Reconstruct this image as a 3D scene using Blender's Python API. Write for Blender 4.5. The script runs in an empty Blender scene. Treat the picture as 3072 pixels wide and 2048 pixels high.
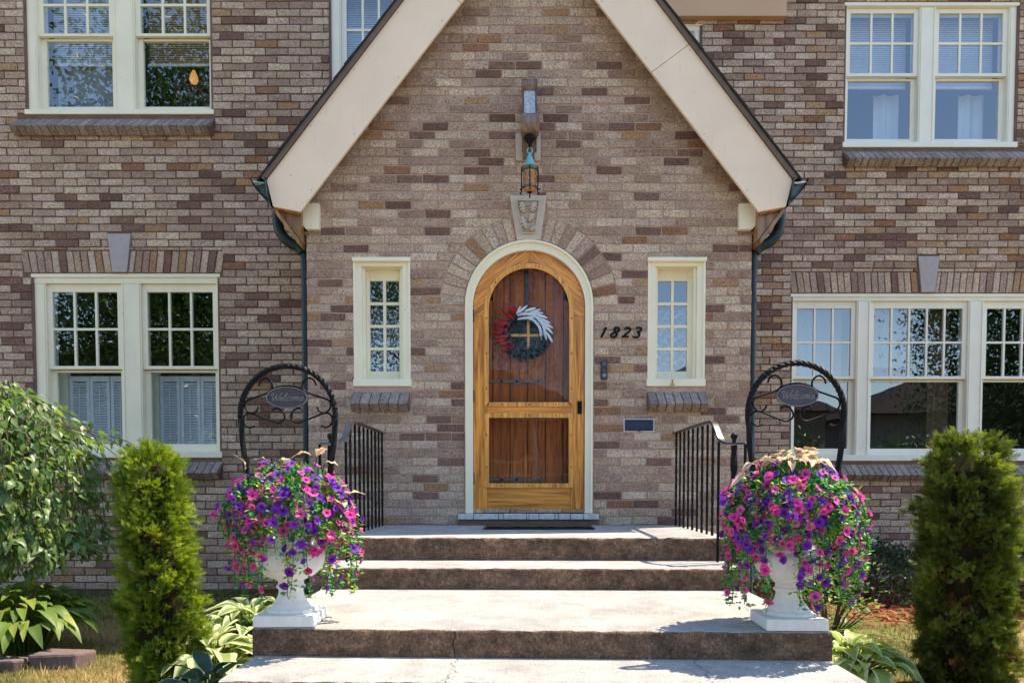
import bpy, math, random
import numpy as np
from mathutils import Vector, Matrix

random.seed(7)
rng = np.random.default_rng(11)
R = math.radians
scene = bpy.context.scene
COL = scene.collection

# ------------------------------------------------------------------ camera, sky, sun, exposure
cam_d = bpy.data.cameras.new('camera')
cam = bpy.data.objects.new('camera', cam_d)
COL.objects.link(cam)
cam.location = (-0.085, -5.76, 0.346)
cam.rotation_euler = (R(90 - 2.2), 0, 0)
cam_d.sensor_width = 36.0
cam_d.lens = 26.016
cam_d.shift_x = -0.0059
cam_d.shift_y = 0.1635
cam_d.clip_start = 0.05
cam_d.clip_end = 2000
scene.camera = cam

SUN_TO = Vector((0.525, 0.235, 1.0)).normalized()
elev = math.asin(SUN_TO.z)
azim = math.atan2(SUN_TO.x, SUN_TO.y)
world = bpy.data.worlds.new('World')
scene.world = world
world.use_nodes = True
wn = world.node_tree
bg = wn.nodes['Background']
sky = wn.nodes.new('ShaderNodeTexSky')
sky.sky_type = 'NISHITA'
sky.sun_disc = False
sky.sun_elevation = elev
sky.sun_rotation = azim
sky.air_density = 1.0
sky.dust_density = 0.35
sky.ozone_density = 1.6
wn.links.new(sky.outputs[0], bg.inputs[0])
bg.inputs[1].default_value = 0.15
sun_d = bpy.data.lights.new('sun', 'SUN')
sun_d.energy = 3.7
sun_d.angle = R(0.53)
sun_d.color = (1.0, 0.885, 0.71)
sun = bpy.data.objects.new('sun', sun_d)
COL.objects.link(sun)
sun.rotation_euler = SUN_TO.to_track_quat('Z', 'Y').to_euler()
sun.location = (6, 4, 14)
vs = scene.view_settings
vs.view_transform = 'Standard'
vs.look = 'None'
vs.gamma = 1.0
vs.use_curve_mapping = False
vs.exposure = 1.5

# ------------------------------------------------------------------ helpers
def tag(o, label=None, cat=None, group=None, kind=None):
    if label: o['label'] = label
    if cat: o['category'] = cat
    if group: o['group'] = group
    if kind: o['kind'] = kind
    return o

def empty(name, loc, label, cat, group=None):
    o = bpy.data.objects.new(name, None)
    o.empty_display_size = 0.1
    COL.objects.link(o)
    o.location = loc
    return tag(o, label, cat, group)

def setpar(o, parent):
    """parent, keeping world coordinates (things are unrotated empties, parts sit at the origin)"""
    if parent is None: return
    o.parent = parent
    if parent.type == 'EMPTY':
        o.matrix_parent_inverse = Matrix.Translation(parent.location).inverted()

class MB:
    def __init__(s):
        s.v = []; s.f = []; s.m = []; s.c = []
    def add(s, verts, faces, mi=0, col=None):
        b = len(s.v)
        s.v.extend([tuple(p) for p in verts])
        for f in faces:
            s.f.append(tuple(i + b for i in f)); s.m.append(mi); s.c.append(col)
        return s
    def hexa(s, p, mi=0, col=None):
        # p: 4 bottom (ccw), 4 top
        return s.add(p, [(3, 2, 1, 0), (4, 5, 6, 7), (0, 1, 5, 4), (1, 2, 6, 5), (2, 3, 7, 6), (3, 0, 4, 7)], mi, col)
    def box(s, x0, x1, y0, y1, z0, z1, mi=0, col=None):
        return s.hexa([(x0, y0, z0), (x1, y0, z0), (x1, y1, z0), (x0, y1, z0),
                       (x0, y0, z1), (x1, y0, z1), (x1, y1, z1), (x0, y1, z1)], mi, col)
    def prism(s, pts, y0, y1, mi=0, col=None):
        # polygon in xz (counter-clockwise seen from -y), extruded along y
        n = len(pts)
        v = [(x, y0, z) for x, z in pts] + [(x, y1, z) for x, z in pts]
        f = [tuple(range(n)), tuple(range(2 * n - 1, n - 1, -1))]
        f += [((i + 1) % n, i, i + n, (i + 1) % n + n) for i in range(n)]
        return s.add(v, f, mi, col)
    def strip(s, a, b, y0, y1, closed=False, mi=0):
        # solid band between two xz polylines of equal length
        n = len(a)
        v = []
        for y in (y0, y1):
            v += [(x, y, z) for x, z in a] + [(x, y, z) for x, z in b]
        f = []
        rngn = n if closed else n - 1
        for i in range(rngn):
            j = (i + 1) % n
            f.append((i, j, n + j, n + i))
            f.append((2 * n + j, 2 * n + i, 3 * n + i, 3 * n + j))
            f.append((j, i, 2 * n + i, 2 * n + j))
            f.append((n + i, n + j, 3 * n + j, 3 * n + i))
        if not closed:
            f.append((0, n, 3 * n, 2 * n))
            f.append((n - 1, 2 * n + n - 1, 3 * n + n - 1, 2 * n - 1))
        return s.add(v, f, mi)
    def tube(s, pts, r, n=8, closed=False, twist=0.0, square=False, mi=0):
        pts = [Vector(p) for p in pts]
        m = len(pts)
        rs = r if isinstance(r, (list, tuple)) else [r] * m
        v = []; up = None
        for i, p in enumerate(pts):
            if closed: t = (pts[(i + 1) % m] - pts[i - 1])
            else: t = pts[min(i + 1, m - 1)] - pts[max(i - 1, 0)]
            t.normalize()
            if up is None:
                up = Vector((0, 1, 0)) if abs(t.y) < 0.9 else Vector((0, 0, 1))
            a = (up - t * up.dot(t)).normalized(); up = a
            b = t.cross(a)
            for k in range(n):
                an = 2 * math.pi * k / n + twist * i + (math.pi / n if square else 0)
                rr = rs[i]
                v.append(p + (a * math.cos(an) + b * math.sin(an)) * rr)
        f = []
        for i in range(m if closed else m - 1):
            j = (i + 1) % m
            for k in range(n):
                l = (k + 1) % n
                f.append((i * n + k, i * n + l, j * n + l, j * n + k))
        if not closed:
            f.append(tuple(range(n - 1, -1, -1)))
            f.append(tuple((m - 1) * n + k for k in range(n)))
        return s.add(v, f, mi)
    def lathe(s, prof, c=(0, 0, 0), n=24, mi=0, wob=None):
        m = len(prof)
        v = []
        for i, (r, z) in enumerate(prof):
            for k in range(n):
                a = 2 * math.pi * k / n
                rr = r * (wob(i, a) if wob else 1)
                v.append((c[0] + rr * math.cos(a), c[1] + rr * math.sin(a), c[2] + z))
        f = []
        for i in range(m - 1):
            for k in range(n):
                l = (k + 1) % n
                f.append((i * n + k, i * n + l, (i + 1) * n + l, (i + 1) * n + k))
        f.append(tuple(range(n - 1, -1, -1)))
        f.append(tuple((m - 1) * n + k for k in range(n)))
        return s.add(v, f, mi)
    def mesh(s, name, mats, smooth=False):
        me = bpy.data.meshes.new(name)
        me.from_pydata(s.v, [], s.f)
        if not isinstance(mats, (list, tuple)): mats = [mats]
        for m in mats: me.materials.append(m)
        if any(s.m): me.polygons.foreach_set('material_index', s.m)
        if s.c and s.c[0] is not None:
            at = me.attributes.new('bcol', 'FLOAT_COLOR', 'FACE')
            at.data.foreach_set('color', np.array([(c[0], c[1], c[2], 1) for c in s.c], 'f').ravel())
        if smooth: me.polygons.foreach_set('use_smooth', [True] * len(me.polygons))
        me.update()
        return me
    def build(s, name, mats, parent=None, smooth=False, bevel=0, auto=None):
        o = bpy.data.objects.new(name, s.mesh(name, mats, smooth))
        COL.objects.link(o)
        setpar(o, parent)
        if bevel:
            b = o.modifiers.new('bevel', 'BEVEL'); b.width = bevel; b.segments = 2; b.limit_method = 'ANGLE'
            b.angle_limit = R(40)
        if auto:
            o.data.polygons.foreach_set('use_smooth', [True] * len(o.data.polygons))
            o.data.set_sharp_from_angle(angle=R(auto))
        return o

def link_mesh(name, me, parent=None, loc=None, mat4=None):
    o = bpy.data.objects.new(name, me)
    COL.objects.link(o)
    if parent is not None: setpar(o, parent)
    if mat4 is not None: o.matrix_basis = mat4
    elif loc is not None: o.location = loc
    return o

def catmull(pts, k=6, closed=False):
    P = [np.array(p, float) for p in pts]
    n = len(P); out = []
    segs = n if closed else n - 1
    for i in range(segs):
        if closed: p0, p1, p2, p3 = P[i - 1], P[i], P[(i + 1) % n], P[(i + 2) % n]
        else: p0, p1, p2, p3 = P[max(i - 1, 0)], P[i], P[i + 1], P[min(i + 2, n - 1)]
        for j in range(k):
            t = j / k
            out.append(0.5 * ((2 * p1) + (-p0 + p2) * t + (2 * p0 - 5 * p1 + 4 * p2 - p3) * t * t + (-p0 + 3 * p1 - 3 * p2 + p3) * t ** 3))
    if not closed: out.append(P[-1])
    return [tuple(o) for o in out]

def frames(d, roll=None, up=(0, 0, 1)):
    """rotation matrices (N,3,3): local x along d, local z close to up, rolled about x"""
    d = np.asarray(d, float); d = d / (np.linalg.norm(d, axis=1, keepdims=True) + 1e-9)
    up = np.broadcast_to(np.asarray(up, float), d.shape)
    y = np.cross(up, d); ln = np.linalg.norm(y, axis=1, keepdims=True)
    alt = np.cross(np.broadcast_to([1., 0, 0], d.shape), d)
    y = np.where(ln > 1e-3, y, alt); y /= (np.linalg.norm(y, axis=1, keepdims=True) + 1e-9)
    z = np.cross(d, y)
    if roll is not None:
        c = np.cos(roll)[:, None]; s_ = np.sin(roll)[:, None]
        y, z = y * c + z * s_, z * c - y * s_
    return np.stack([d, y, z], axis=2)

def scatter(name, tv, tf, pos, rot, scale, tone, mats, parent=None, mi=None, smooth=False, kind=None):
    """one mesh holding a template (tv verts, tf faces of equal size) at many places"""
    tv = np.asarray(tv, float); tf = np.asarray(tf, int)
    N = len(pos); nv = len(tv); nf, k = tf.shape
    sc = np.asarray(scale, float)
    sc = sc[:, None, None] if sc.ndim == 1 else sc[:, None, :]
    V = np.einsum('nij,nvj->nvi', rot, tv[None] * sc) + np.asarray(pos)[:, None, :]
    Fc = (tf[None] + (np.arange(N) * nv)[:, None, None]).reshape(-1)
    me = bpy.data.meshes.new(name)
    me.vertices.add(N * nv); me.vertices.foreach_set('co', V.astype('f').ravel())
    me.loops.add(N * nf * k); me.loops.foreach_set('vertex_index', Fc.astype('i'))
    me.polygons.add(N * nf)
    me.polygons.foreach_set('loop_start', (np.arange(N * nf) * k).astype('i'))
    if not isinstance(mats, (list, tuple)): mats = [mats]
    for m in mats: me.materials.append(m)
    if mi is not None: me.polygons.foreach_set('material_index', np.repeat(np.asarray(mi, 'i'), nf))
    me.update(calc_edges=True)
    if smooth: me.polygons.foreach_set('use_smooth', [True] * (N * nf))
    at = me.attributes.new('tone', 'FLOAT', 'FACE')
    at.data.foreach_set('value', np.repeat(np.asarray(tone, 'f'), nf))
    o = bpy.data.objects.new(name, me)
    COL.objects.link(o)
    setpar(o, parent)
    if kind: o['kind'] = kind
    return o

# ------------------------------------------------------------------ materials
class NT:
    def __init__(s, name, rough=0.7, spec=0.3):
        s.mat = bpy.data.materials.new(name); s.mat.use_nodes = True
        s.t = s.mat.node_tree; s.p = s.t.nodes['Principled BSDF']; s.out = s.t.nodes['Material Output']
        s.p.inputs['Roughness'].default_value = rough
        s.p.inputs['Specular IOR Level'].default_value = spec
    def n(s, typ, **kw):
        nd = s.t.nodes.new('ShaderNode' + typ)
        for k, v in kw.items():
            if k.startswith('i_'):
                key = k[2:].replace('_', ' ')
                nd.inputs[key].default_value = v
            else: setattr(nd, k, v)
        return nd
    def l(s, a, b): s.t.links.new(a, b)
    def pos(s, scale=(1, 1, 1), rot=(0, 0, 0), obj=False):
        mp = s.n('Mapping'); mp.inputs['Scale'].default_value = scale
        src = s.n('NewGeometry').outputs['Position']
        if any(rot):
            mr = s.n('Mapping'); mr.inputs['Rotation'].default_value = rot; s.l(src, mr.inputs[0]); src = mr.outputs[0]
        s.l(src, mp.inputs[0])
        return mp.outputs[0]
    def noise(s, vec, scale, detail=4, rough=0.55, dist=0):
        nd = s.n('TexNoise'); nd.inputs['Scale'].default_value = scale; nd.inputs['Detail'].default_value = detail
        nd.inputs['Roughness'].default_value = rough; nd.inputs['Distortion'].default_value = dist
        if vec is not None: s.l(vec, nd.inputs['Vector'])
        return nd.outputs['Fac']
    def ramp(s, fac, stops, interp='LINEAR'):
        nd = s.n('ValToRGB'); nd.color_ramp.interpolation = interp
        e = nd.color_ramp.elements
        while len(e) < len(stops): e.new(0.5)
        for el, (p, c) in zip(e, stops):
            el.position = p
            el.color = (c, c, c, 1) if isinstance(c, (int, float)) else (c[0], c[1], c[2], 1)
        s.l(fac, nd.inputs[0]); return nd.outputs[0]
    def mix(s, fac, a, b, mode='MIX'):
        nd = s.n('Mix', data_type='RGBA', blend_type=mode)
        for sock, v in ((nd.inputs['Factor'], fac), (nd.inputs[6], a), (nd.inputs[7], b)):
            if isinstance(v, (int, float)): sock.default_value = v if sock.name == 'Factor' else (v, v, v, 1)
            elif isinstance(v, tuple): sock.default_value = (v[0], v[1], v[2], 1)
            else: s.l(v, sock)
        return nd.outputs[2]
    def math(s, op, a, b=0.0, c=None):
        nd = s.n('Math', operation=op)
        for i, v in enumerate((a, b, c)):
            if v is None: continue
            if isinstance(v, (int, float)): nd.inputs[i].default_value = v
            else: s.l(v, nd.inputs[i])
        return nd.outputs[0]
    def bump(s, h, strength=0.5, dist=0.01):
        nd = s.n('Bump'); nd.inputs['Strength'].default_value = strength; nd.inputs['Distance'].default_value = dist
        s.l(h, nd.inputs['Height']); s.l(nd.outputs[0], s.p.inputs['Normal']); return nd.outputs[0]
    def color(s, c):
        if isinstance(c, tuple): s.p.inputs['Base Color'].default_value = (c[0], c[1], c[2], 1)
        else: s.l(c, s.p.inputs['Base Color'])
        return s
    def translucent(s, col, fac):
        tr = s.n('BsdfTranslucent')
        if isinstance(col, tuple): tr.inputs[0].default_value = (col[0], col[1], col[2], 1)
        else: s.l(col, tr.inputs[0])
        mx = s.n('MixShader'); mx.inputs[0].default_value = fac
        s.l(s.p.outputs[0], mx.inputs[1]); s.l(tr.outputs[0], mx.inputs[2]); s.l(mx.outputs[0], s.out.inputs['Surface'])
        return s

def brick_mat(name, source):
    m = NT(name, 0.95, 0.15)
    if source == 'object': c = m.n('ObjectInfo').outputs['Color']
    else: c = m.n('Attribute', attribute_name='bcol').outputs['Color']
    p = m.pos()
    big = m.noise(p, 7, 3)
    c = m.mix(1.0, c, m.ramp(big, [(0.3, 0.86), (0.7, 1.12)]), 'MULTIPLY')
    mid = m.noise(p, 85, 5, 0.75)
    c = m.mix(1.0, c, m.ramp(mid, [(0.34, 0.30), (0.45, 0.86), (0.57, 1.12), (0.68, 1.50)]), 'MULTIPLY')
    pit = m.noise(p, 120, 2, 0.5)
    c = m.mix(m.ramp(pit, [(0.29, 0.95), (0.38, 0.0)]), c, (0.035, 0.02, 0.017))
    gr = m.noise(p, 48, 3, 0.7)
    c = m.mix(1.0, c, m.ramp(gr, [(0.30, 0.55), (0.44, 0.95), (0.60, 1.08), (0.72, 1.45)]), 'MULTIPLY')
    sc_ = m.noise(p, 62, 2, 0.6)
    c = m.mix(m.ramp(sc_, [(0.26, 0.85), (0.33, 0.0)]), c, (0.045, 0.025, 0.022))
    fl = m.noise(p, 140, 2, 0.5)
    c = m.mix(m.ramp(fl, [(0.64, 0.0), (0.74, 0.45)]), c, (0.68, 0.58, 0.48))
    smear = m.noise(p, 16, 4, 0.7)
    c = m.mix(m.ramp(smear, [(0.60, 0.0), (0.75, 0.35)]), c, (0.47, 0.33, 0.26))
    m.color(c)
    m.bump(m.math('ADD', mid, m.math('MULTIPLY', pit, 0.6)), 1.0, 0.012)
    return m.mat

def plain(name, col, rough=0.6, spec=0.3, var=0.12, scale=9, bump=0.0, metal=0.0, fine=60):
    m = NT(name, rough, spec)
    p = m.pos()
    n1 = m.noise(p, scale, 5, 0.6)
    c = m.mix(1.0, col, m.ramp(n1, [(0.25, 1 - var), (0.75, 1 + var)]), 'MULTIPLY')
    m.color(c)
    m.p.inputs['Metallic'].default_value = metal
    if bump: m.bump(m.noise(p, fine, 4, 0.6), bump, 0.004)
    return m.mat

def paint(name, col, wear=0.3):
    m = NT(name, 0.55, 0.35)
    p = m.pos()
    c = m.mix(1.0, col, m.ramp(m.noise(p, 3.5, 4), [(0.25, 0.93), (0.75, 1.04)]), 'MULTIPLY')
    streak = m.noise(m.pos((55, 55, 4)), 1.0, 5, 0.7)
    c = m.mix(m.ramp(streak, [(0.60, 0.0), (0.78, wear)]), c, (0.42, 0.37, 0.29))
    chip = m.noise(p, 38, 3, 0.5)
    c = m.mix(m.ramp(chip, [(0.74, 0.0), (0.77, 0.7)]), c, (0.25, 0.21, 0.17))
    m.color(c)
    m.bump(m.noise(m.pos((30, 30, 8)), 2.0, 5), 0.12, 0.003)
    return m.mat

def wood(name, ang, light=(0.85, 0.35, 0.045), dark=(0.30, 0.085, 0.008), sc=1.0, rough=0.30, spec=0.5):
    """grain runs along the direction ang (radians from vertical) in the xz plane"""
    m = NT(name, rough, spec)
    v = m.pos((52 * sc, 52 * sc, 2.6 * sc), (0, ang, 0))
    g = m.noise(v, 1.0, 6, 0.65, 0.6)
    w = m.pos((22 * sc, 22 * sc, 1.6 * sc), (0, ang, 0))
    big = m.noise(w, 1.0, 3, 0.5, 1.6)
    c = m.ramp(g, [(0.36, dark), (0.47, tuple(0.5 * (a + b) for a, b in zip(light, dark))), (0.62, light)])
    c = m.mix(1.0, c, m.ramp(big, [(0.35, 0.72), (0.5, 1.0), (0.68, 1.18)]), 'MULTIPLY')
    oi = m.n('ObjectInfo').outputs['Random']
    c = m.mix(1.0, c, m.ramp(oi, [(0.0, 0.82), (1.0, 1.12)]), 'MULTIPLY')
    m.color(c)
    m.bump(g, 0.18, 0.002)
    return m.mat

def glass_mat(name, ior=1.9, tint=(0.93, 0.97, 1.0), wob=0.03, rough=0.0, dirt=0.0):
    m = NT(name)
    tr = m.n('BsdfTransparent'); tr.inputs[0].default_value = (*tint, 1)
    gl = m.n('BsdfGlossy'); gl.inputs['Roughness'].default_value = rough
    fr = m.n('Fresnel'); fr.inputs['IOR'].default_value = ior
    nd = m.n('Bump'); nd.inputs['Strength'].default_value = wob; nd.inputs['Distance'].default_value = 0.02
    m.l(m.noise(m.pos(), 5.0, 1, 0.4), nd.inputs['Height'])
    m.l(nd.outputs[0], gl.inputs['Normal'])
    front = m.math('SUBTRACT', 1.0, m.n('NewGeometry').outputs['Backfacing'])
    mx = m.n('MixShader'); m.l(m.math('MULTIPLY', fr.outputs[0], front), mx.inputs[0]); m.l(tr.outputs[0], mx.inputs[1]); m.l(gl.outputs[0], mx.inputs[2])
    last = mx.outputs[0]
    if dirt:
        df = m.n('BsdfDiffuse'); df.inputs[0].default_value = (0.5, 0.5, 0.48, 1)
        m2 = m.n('MixShader')
        m.l(m.ramp(m.noise(m.pos(), 26, 6, 0.75), [(0.55, 0.0), (0.8, dirt)]), m2.inputs[0])
        m.l(last, m2.inputs[1]); m.l(df.outputs[0], m2.inputs[2]); last = m2.outputs[0]
    m.l(last, m.out.inputs['Surface'])
    return m.mat

def leaf_mat(name, stops, trans=0.35, rough=0.45, spec=0.35, tcol=None):
    m = NT(name, rough, spec)
    tone = m.n('Attribute', attribute_name='tone').outputs['Fac']
    c = m.ramp(tone, stops)
    m.color(c)
    tc = m.mix(1.0, c, tcol or (1.5, 1.7, 0.7), 'MULTIPLY')
    m.translucent(tc, trans)
    return m.mat

def obj_leaf_mat(name, stops, trans=0.35, rough=0.4, edge=None, edge_at=(0.55, 0.7)):
    """leaf objects: tone from object random, optional pale margin from the vertex attribute u"""
    m = NT(name, rough, 0.4)
    c = m.ramp(m.n('ObjectInfo').outputs['Random'], stops)
    u = m.n('Attribute', attribute_name='u').outputs['Fac']
    if edge:
        uu = m.math('ADD', u, m.math('MULTIPLY', m.math('SUBTRACT', m.noise(m.pos(), 45, 3), 0.5), 0.35))
        c = m.mix(m.ramp(uu, [(edge_at[0], 0.0), (edge_at[1], 1.0)]), c, edge)
    vein = m.n('TexWave', wave_type='BANDS', bands_direction='X'); vein.inputs['Scale'].default_value = 3.0
    m.l(u, vein.inputs['Vector'])
    c = m.mix(0.18, c, m.mix(1.0, c, vein.outputs[0], 'MULTIPLY'))
    m.color(c)
    m.translucent(m.mix(1.0, c, (1.3, 1.45, 0.8), 'MULTIPLY'), trans)
    return m.mat

M = {}
M['brick_o'] = brick_mat('brick_face', 'object')
M['brick_a'] = brick_mat('brickwork', 'attr')
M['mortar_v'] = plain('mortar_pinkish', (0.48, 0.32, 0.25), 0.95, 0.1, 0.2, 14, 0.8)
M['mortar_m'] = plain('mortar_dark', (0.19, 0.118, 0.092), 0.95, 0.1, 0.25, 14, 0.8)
M['cream'] = paint('cream_paint', (0.90, 0.815, 0.60), 0.35)
M['white'] = paint('white_paint', (0.88, 0.83, 0.68), 0.25)
M['rake'] = paint('rake_paint', (0.90, 0.70, 0.51), 0.35)
M['tan'] = paint('tan_panel', (0.60, 0.36, 0.20), 0.2)
M['soffit'] = wood('soffit_boards', 0.0, (0.36, 0.19, 0.07), (0.16, 0.07, 0.025), 0.5)
M['fascia'] = plain('fascia_brown', (0.16, 0.12, 0.10), 0.7, 0.2, 0.2)
M['shingle'] = plain('asphalt_shingle', (0.045, 0.037, 0.035), 0.95, 0.1, 0.5, 40, 0.8)
M['copper'] = plain('weathered_copper', (0.09, 0.11, 0.095), 0.4, 0.5, 0.6, 18, 0.2, 0.6)
M['verdigris'] = plain('verdigris', (0.16, 0.42, 0.42), 0.75, 0.3, 0.3, 30, 0.3)
M['downspout'] = plain('downspout_green', (0.010, 0.024, 0.025), 0.4, 0.4, 0.35, 12)
M['limestone'] = plain('limestone', (0.56, 0.47, 0.39), 0.9, 0.15, 0.12, 20, 0.5, fine=90)
M['keygrey'] = plain('keystone_grey', (0.44, 0.385, 0.365), 0.9, 0.15, 0.1, 18, 0.5, fine=110)
M['wood_v'] = wood('oak_vertical', 0.0)
M['wood_h'] = wood('oak_horizontal', R(90), sc=0.85)
M['wood_dl'] = wood('oak_arch_left', R(-52))
M['wood_dr'] = wood('oak_arch_right', R(52))
M['wood_trim'] = wood('oak_trim', 0.0, (0.80, 0.37, 0.07), (0.48, 0.18, 0.03))
M['plank'] = wood('door_plank', 0.0, (0.43, 0.100, 0.010), (0.19, 0.038, 0.004), 1.0, 0.5, 0.25)
M['glass'] = glass_mat('window_glass', 2.75, wob=0.010)
M['glass_dirty'] = glass_mat('door_glass', 1.38, wob=0.040, dirt=0.03)
M['iron'] = plain('black_iron', (0.006, 0.006, 0.007), 0.5, 0.16, 0.3, 30)
M['railtop'] = plain('worn_rail', (0.03, 0.03, 0.033), 0.28, 0.6, 0.3, 20)
M['antique'] = plain('antique_iron', (0.13, 0.10, 0.075), 0.55, 0.5, 0.4, 50, 0.5)
M['plaque'] = plain('plaque_pewter', (0.055, 0.052, 0.062), 0.4, 0.5, 0.25, 60, 0.2)
M['plaque_hi'] = plain('plaque_relief', (0.20, 0.19, 0.20), 0.35, 0.6, 0.2, 60)
M['navy'] = plain('navy_enamel', (0.012, 0.019, 0.055), 0.35, 0.5, 0.3, 40)
M['caulk'] = plain('white_caulk', (0.66, 0.65, 0.64), 0.7, 0.2, 0.2, 50)
M['black'] = plain('black_plastic', (0.008, 0.008, 0.01), 0.25, 0.5, 0.1)
M['greybtn'] = plain('grey_button', (0.20, 0.20, 0.24), 0.3, 0.5, 0.1)
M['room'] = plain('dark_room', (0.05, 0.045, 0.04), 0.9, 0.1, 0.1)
M['urn'] = plain('white_urn', (0.74, 0.73, 0.70), 0.8, 0.2, 0.10, 30, 0.25, fine=160)
M['mat'] = plain('coir_mat', (0.10, 0.07, 0.05), 0.95, 0.05, 0.4, 60, 0.9, fine=200)
M['stone'] = plain('edging_stone', (0.15, 0.105, 0.095), 0.95, 0.1, 0.25, 30, 0.8)
M['threshold'] = plain('grey_painted_brick', (0.55, 0.57, 0.55), 0.7, 0.25, 0.3, 25, 0.3)
M['brass'] = plain('brass', (0.5, 0.3, 0.1), 0.3, 0.5, 0.2, metal=0.9)
M['bracket'] = wood('bracket_timber', 0.0, (0.22, 0.14, 0.10), (0.085, 0.05, 0.038), 0.8)
M['paleflake'] = plain('pale_flaked_paint', (0.42, 0.42, 0.43), 0.6, 0.3, 0.45, 45)
M['interior_w'] = plain('interior_white', (0.80, 0.77, 0.75), 0.7, 0.2, 0.06)
M['drape'] = plain('brown_drape', (0.22, 0.14, 0.08), 0.9, 0.1, 0.2)
M['road'] = plain('asphalt', (0.06, 0.06, 0.06), 0.95, 0.1, 0.2, 20)

def amber():
    m = NT('amber_glass', 0.15, 0.5)
    m.color(m.ramp(m.noise(m.pos(), 45, 3, 0.6, 1.5), [(0.3, (0.16, 0.05, 0.01)), (0.6, (0.50, 0.22, 0.05)), (0.75, (0.75, 0.55, 0.3))]))
    m.bump(m.noise(m.pos(), 60, 3), 0.6, 0.004)
    return m.mat
M['amber'] = amber()

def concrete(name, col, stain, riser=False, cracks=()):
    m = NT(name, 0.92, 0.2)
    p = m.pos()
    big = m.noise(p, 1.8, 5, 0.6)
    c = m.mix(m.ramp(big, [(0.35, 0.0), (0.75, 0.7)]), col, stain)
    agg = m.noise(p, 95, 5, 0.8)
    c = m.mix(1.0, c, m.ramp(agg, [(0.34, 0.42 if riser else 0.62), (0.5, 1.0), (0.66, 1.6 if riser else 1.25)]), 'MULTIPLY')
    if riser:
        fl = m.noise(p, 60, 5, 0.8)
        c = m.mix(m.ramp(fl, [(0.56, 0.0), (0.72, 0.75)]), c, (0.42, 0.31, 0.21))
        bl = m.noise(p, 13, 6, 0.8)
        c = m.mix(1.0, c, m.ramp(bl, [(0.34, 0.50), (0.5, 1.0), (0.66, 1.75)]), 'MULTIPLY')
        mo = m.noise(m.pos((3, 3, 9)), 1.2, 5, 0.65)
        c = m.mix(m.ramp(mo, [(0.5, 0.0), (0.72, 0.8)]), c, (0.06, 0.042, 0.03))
    else:
        sp = m.noise(m.pos((9, 22, 9)), 3.0, 6, 0.8)
        blot = m.noise(p, 5.5, 6, 0.75)
        c = m.mix(1.0, c, m.ramp(blot, [(0.38, 0.80), (0.6, 1.10)]), 'MULTIPLY')
        c = m.mix(m.ramp(sp, [(0.57, 0.0), (0.70, 0.65)]), c, (0.16, 0.14, 0.12))
    for (x0, w, amp) in cracks:
        sep = m.n('SeparateXYZ'); m.l(m.n('NewGeometry').outputs['Position'], sep.inputs[0])
        wv = m.noise(m.pos((0.0, 9, 9)), 2.0, 5, 0.7)
        d = m.math('ABSOLUTE', m.math('SUBTRACT', m.math('SUBTRACT', sep.outputs[0], x0), m.math('MULTIPLY', m.math('SUBTRACT', wv, 0.5), amp)))
        c = m.mix(m.ramp(d, [(w * 0.5, 1.0), (w * 1.4, 0.0)]), c, (0.015, 0.012, 0.01))
    m.color(c)
    m.bump(agg, 0.7, 0.006)
    return m.mat
M['conc'] = concrete('concrete_tread', (0.40, 0.378, 0.345), (0.285, 0.265, 0.235))
M['conc_front'] = concrete('concrete_tread_cracked', (0.40, 0.378, 0.345), (0.285, 0.265, 0.235), cracks=((-0.34, 0.0022, 0.12), (0.62, 0.0022, 0.1)))
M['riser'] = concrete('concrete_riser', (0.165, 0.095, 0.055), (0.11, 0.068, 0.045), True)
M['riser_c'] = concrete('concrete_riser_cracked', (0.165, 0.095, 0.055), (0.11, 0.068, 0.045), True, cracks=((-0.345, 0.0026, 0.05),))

def ground_mat():
    m = NT('lawn_soil', 0.95, 0.1)
    p = m.pos()
    n1 = m.noise(p, 1.3, 6, 0.65)
    c = m.ramp(n1, [(0.36, (0.10, 0.10, 0.025)), (0.5, (0.24, 0.18, 0.065)), (0.66, (0.38, 0.27, 0.12))])
    c = m.mix(1.0, c, m.ramp(m.noise(p, 60, 5, 0.7), [(0.3, 0.55), (0.7, 1.3)]), 'MULTIPLY')
    m.color(c); m.bump(m.noise(p, 90, 4), 0.8, 0.02)
    return m.mat
M['ground'] = ground_mat()

def grass_mat():
    m = NT('grass_blades', 0.7, 0.2)
    tone = m.n('Attribute', attribute_name='tone').outputs['Fac']
    c = m.ramp(tone, [(0.0, (0.045, 0.085, 0.018)), (0.35, (0.11, 0.14, 0.03)), (0.6, (0.30, 0.23, 0.075)), (1.0, (0.52, 0.36, 0.16))])
    m.color(c); m.translucent(c, 0.3)
    return m.mat
M['grass'] = grass_mat()
M['mulch'] = leaf_mat('red_mulch', [(0, (0.10, 0.022, 0.012)), (0.6, (0.30, 0.075, 0.035)), (1, (0.42, 0.16, 0.09))], 0.0, 0.9, 0.1)
M['thuja'] = leaf_mat('arborvitae_foliage', [(0, (0.08, 0.125, 0.015)), (0.5, (0.19, 0.25, 0.028)), (0.93, (0.31, 0.37, 0.05)), (1, (0.30, 0.13, 0.04))], 0.38, 0.55, 0.2, (1.4, 1.5, 0.5))
M['thuja2'] = leaf_mat('arborvitae_foliage_dark', [(0, (0.05, 0.068, 0.013)), (0.5, (0.115, 0.145, 0.026)), (0.93, (0.21, 0.24, 0.048)), (1, (0.24, 0.12, 0.04))], 0.34, 0.55, 0.2, (1.4, 1.5, 0.5))
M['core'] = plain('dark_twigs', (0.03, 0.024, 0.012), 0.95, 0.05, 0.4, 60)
M['bark'] = plain('bark', (0.11, 0.08, 0.06), 0.95, 0.1, 0.4, 40, 0.9)
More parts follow.
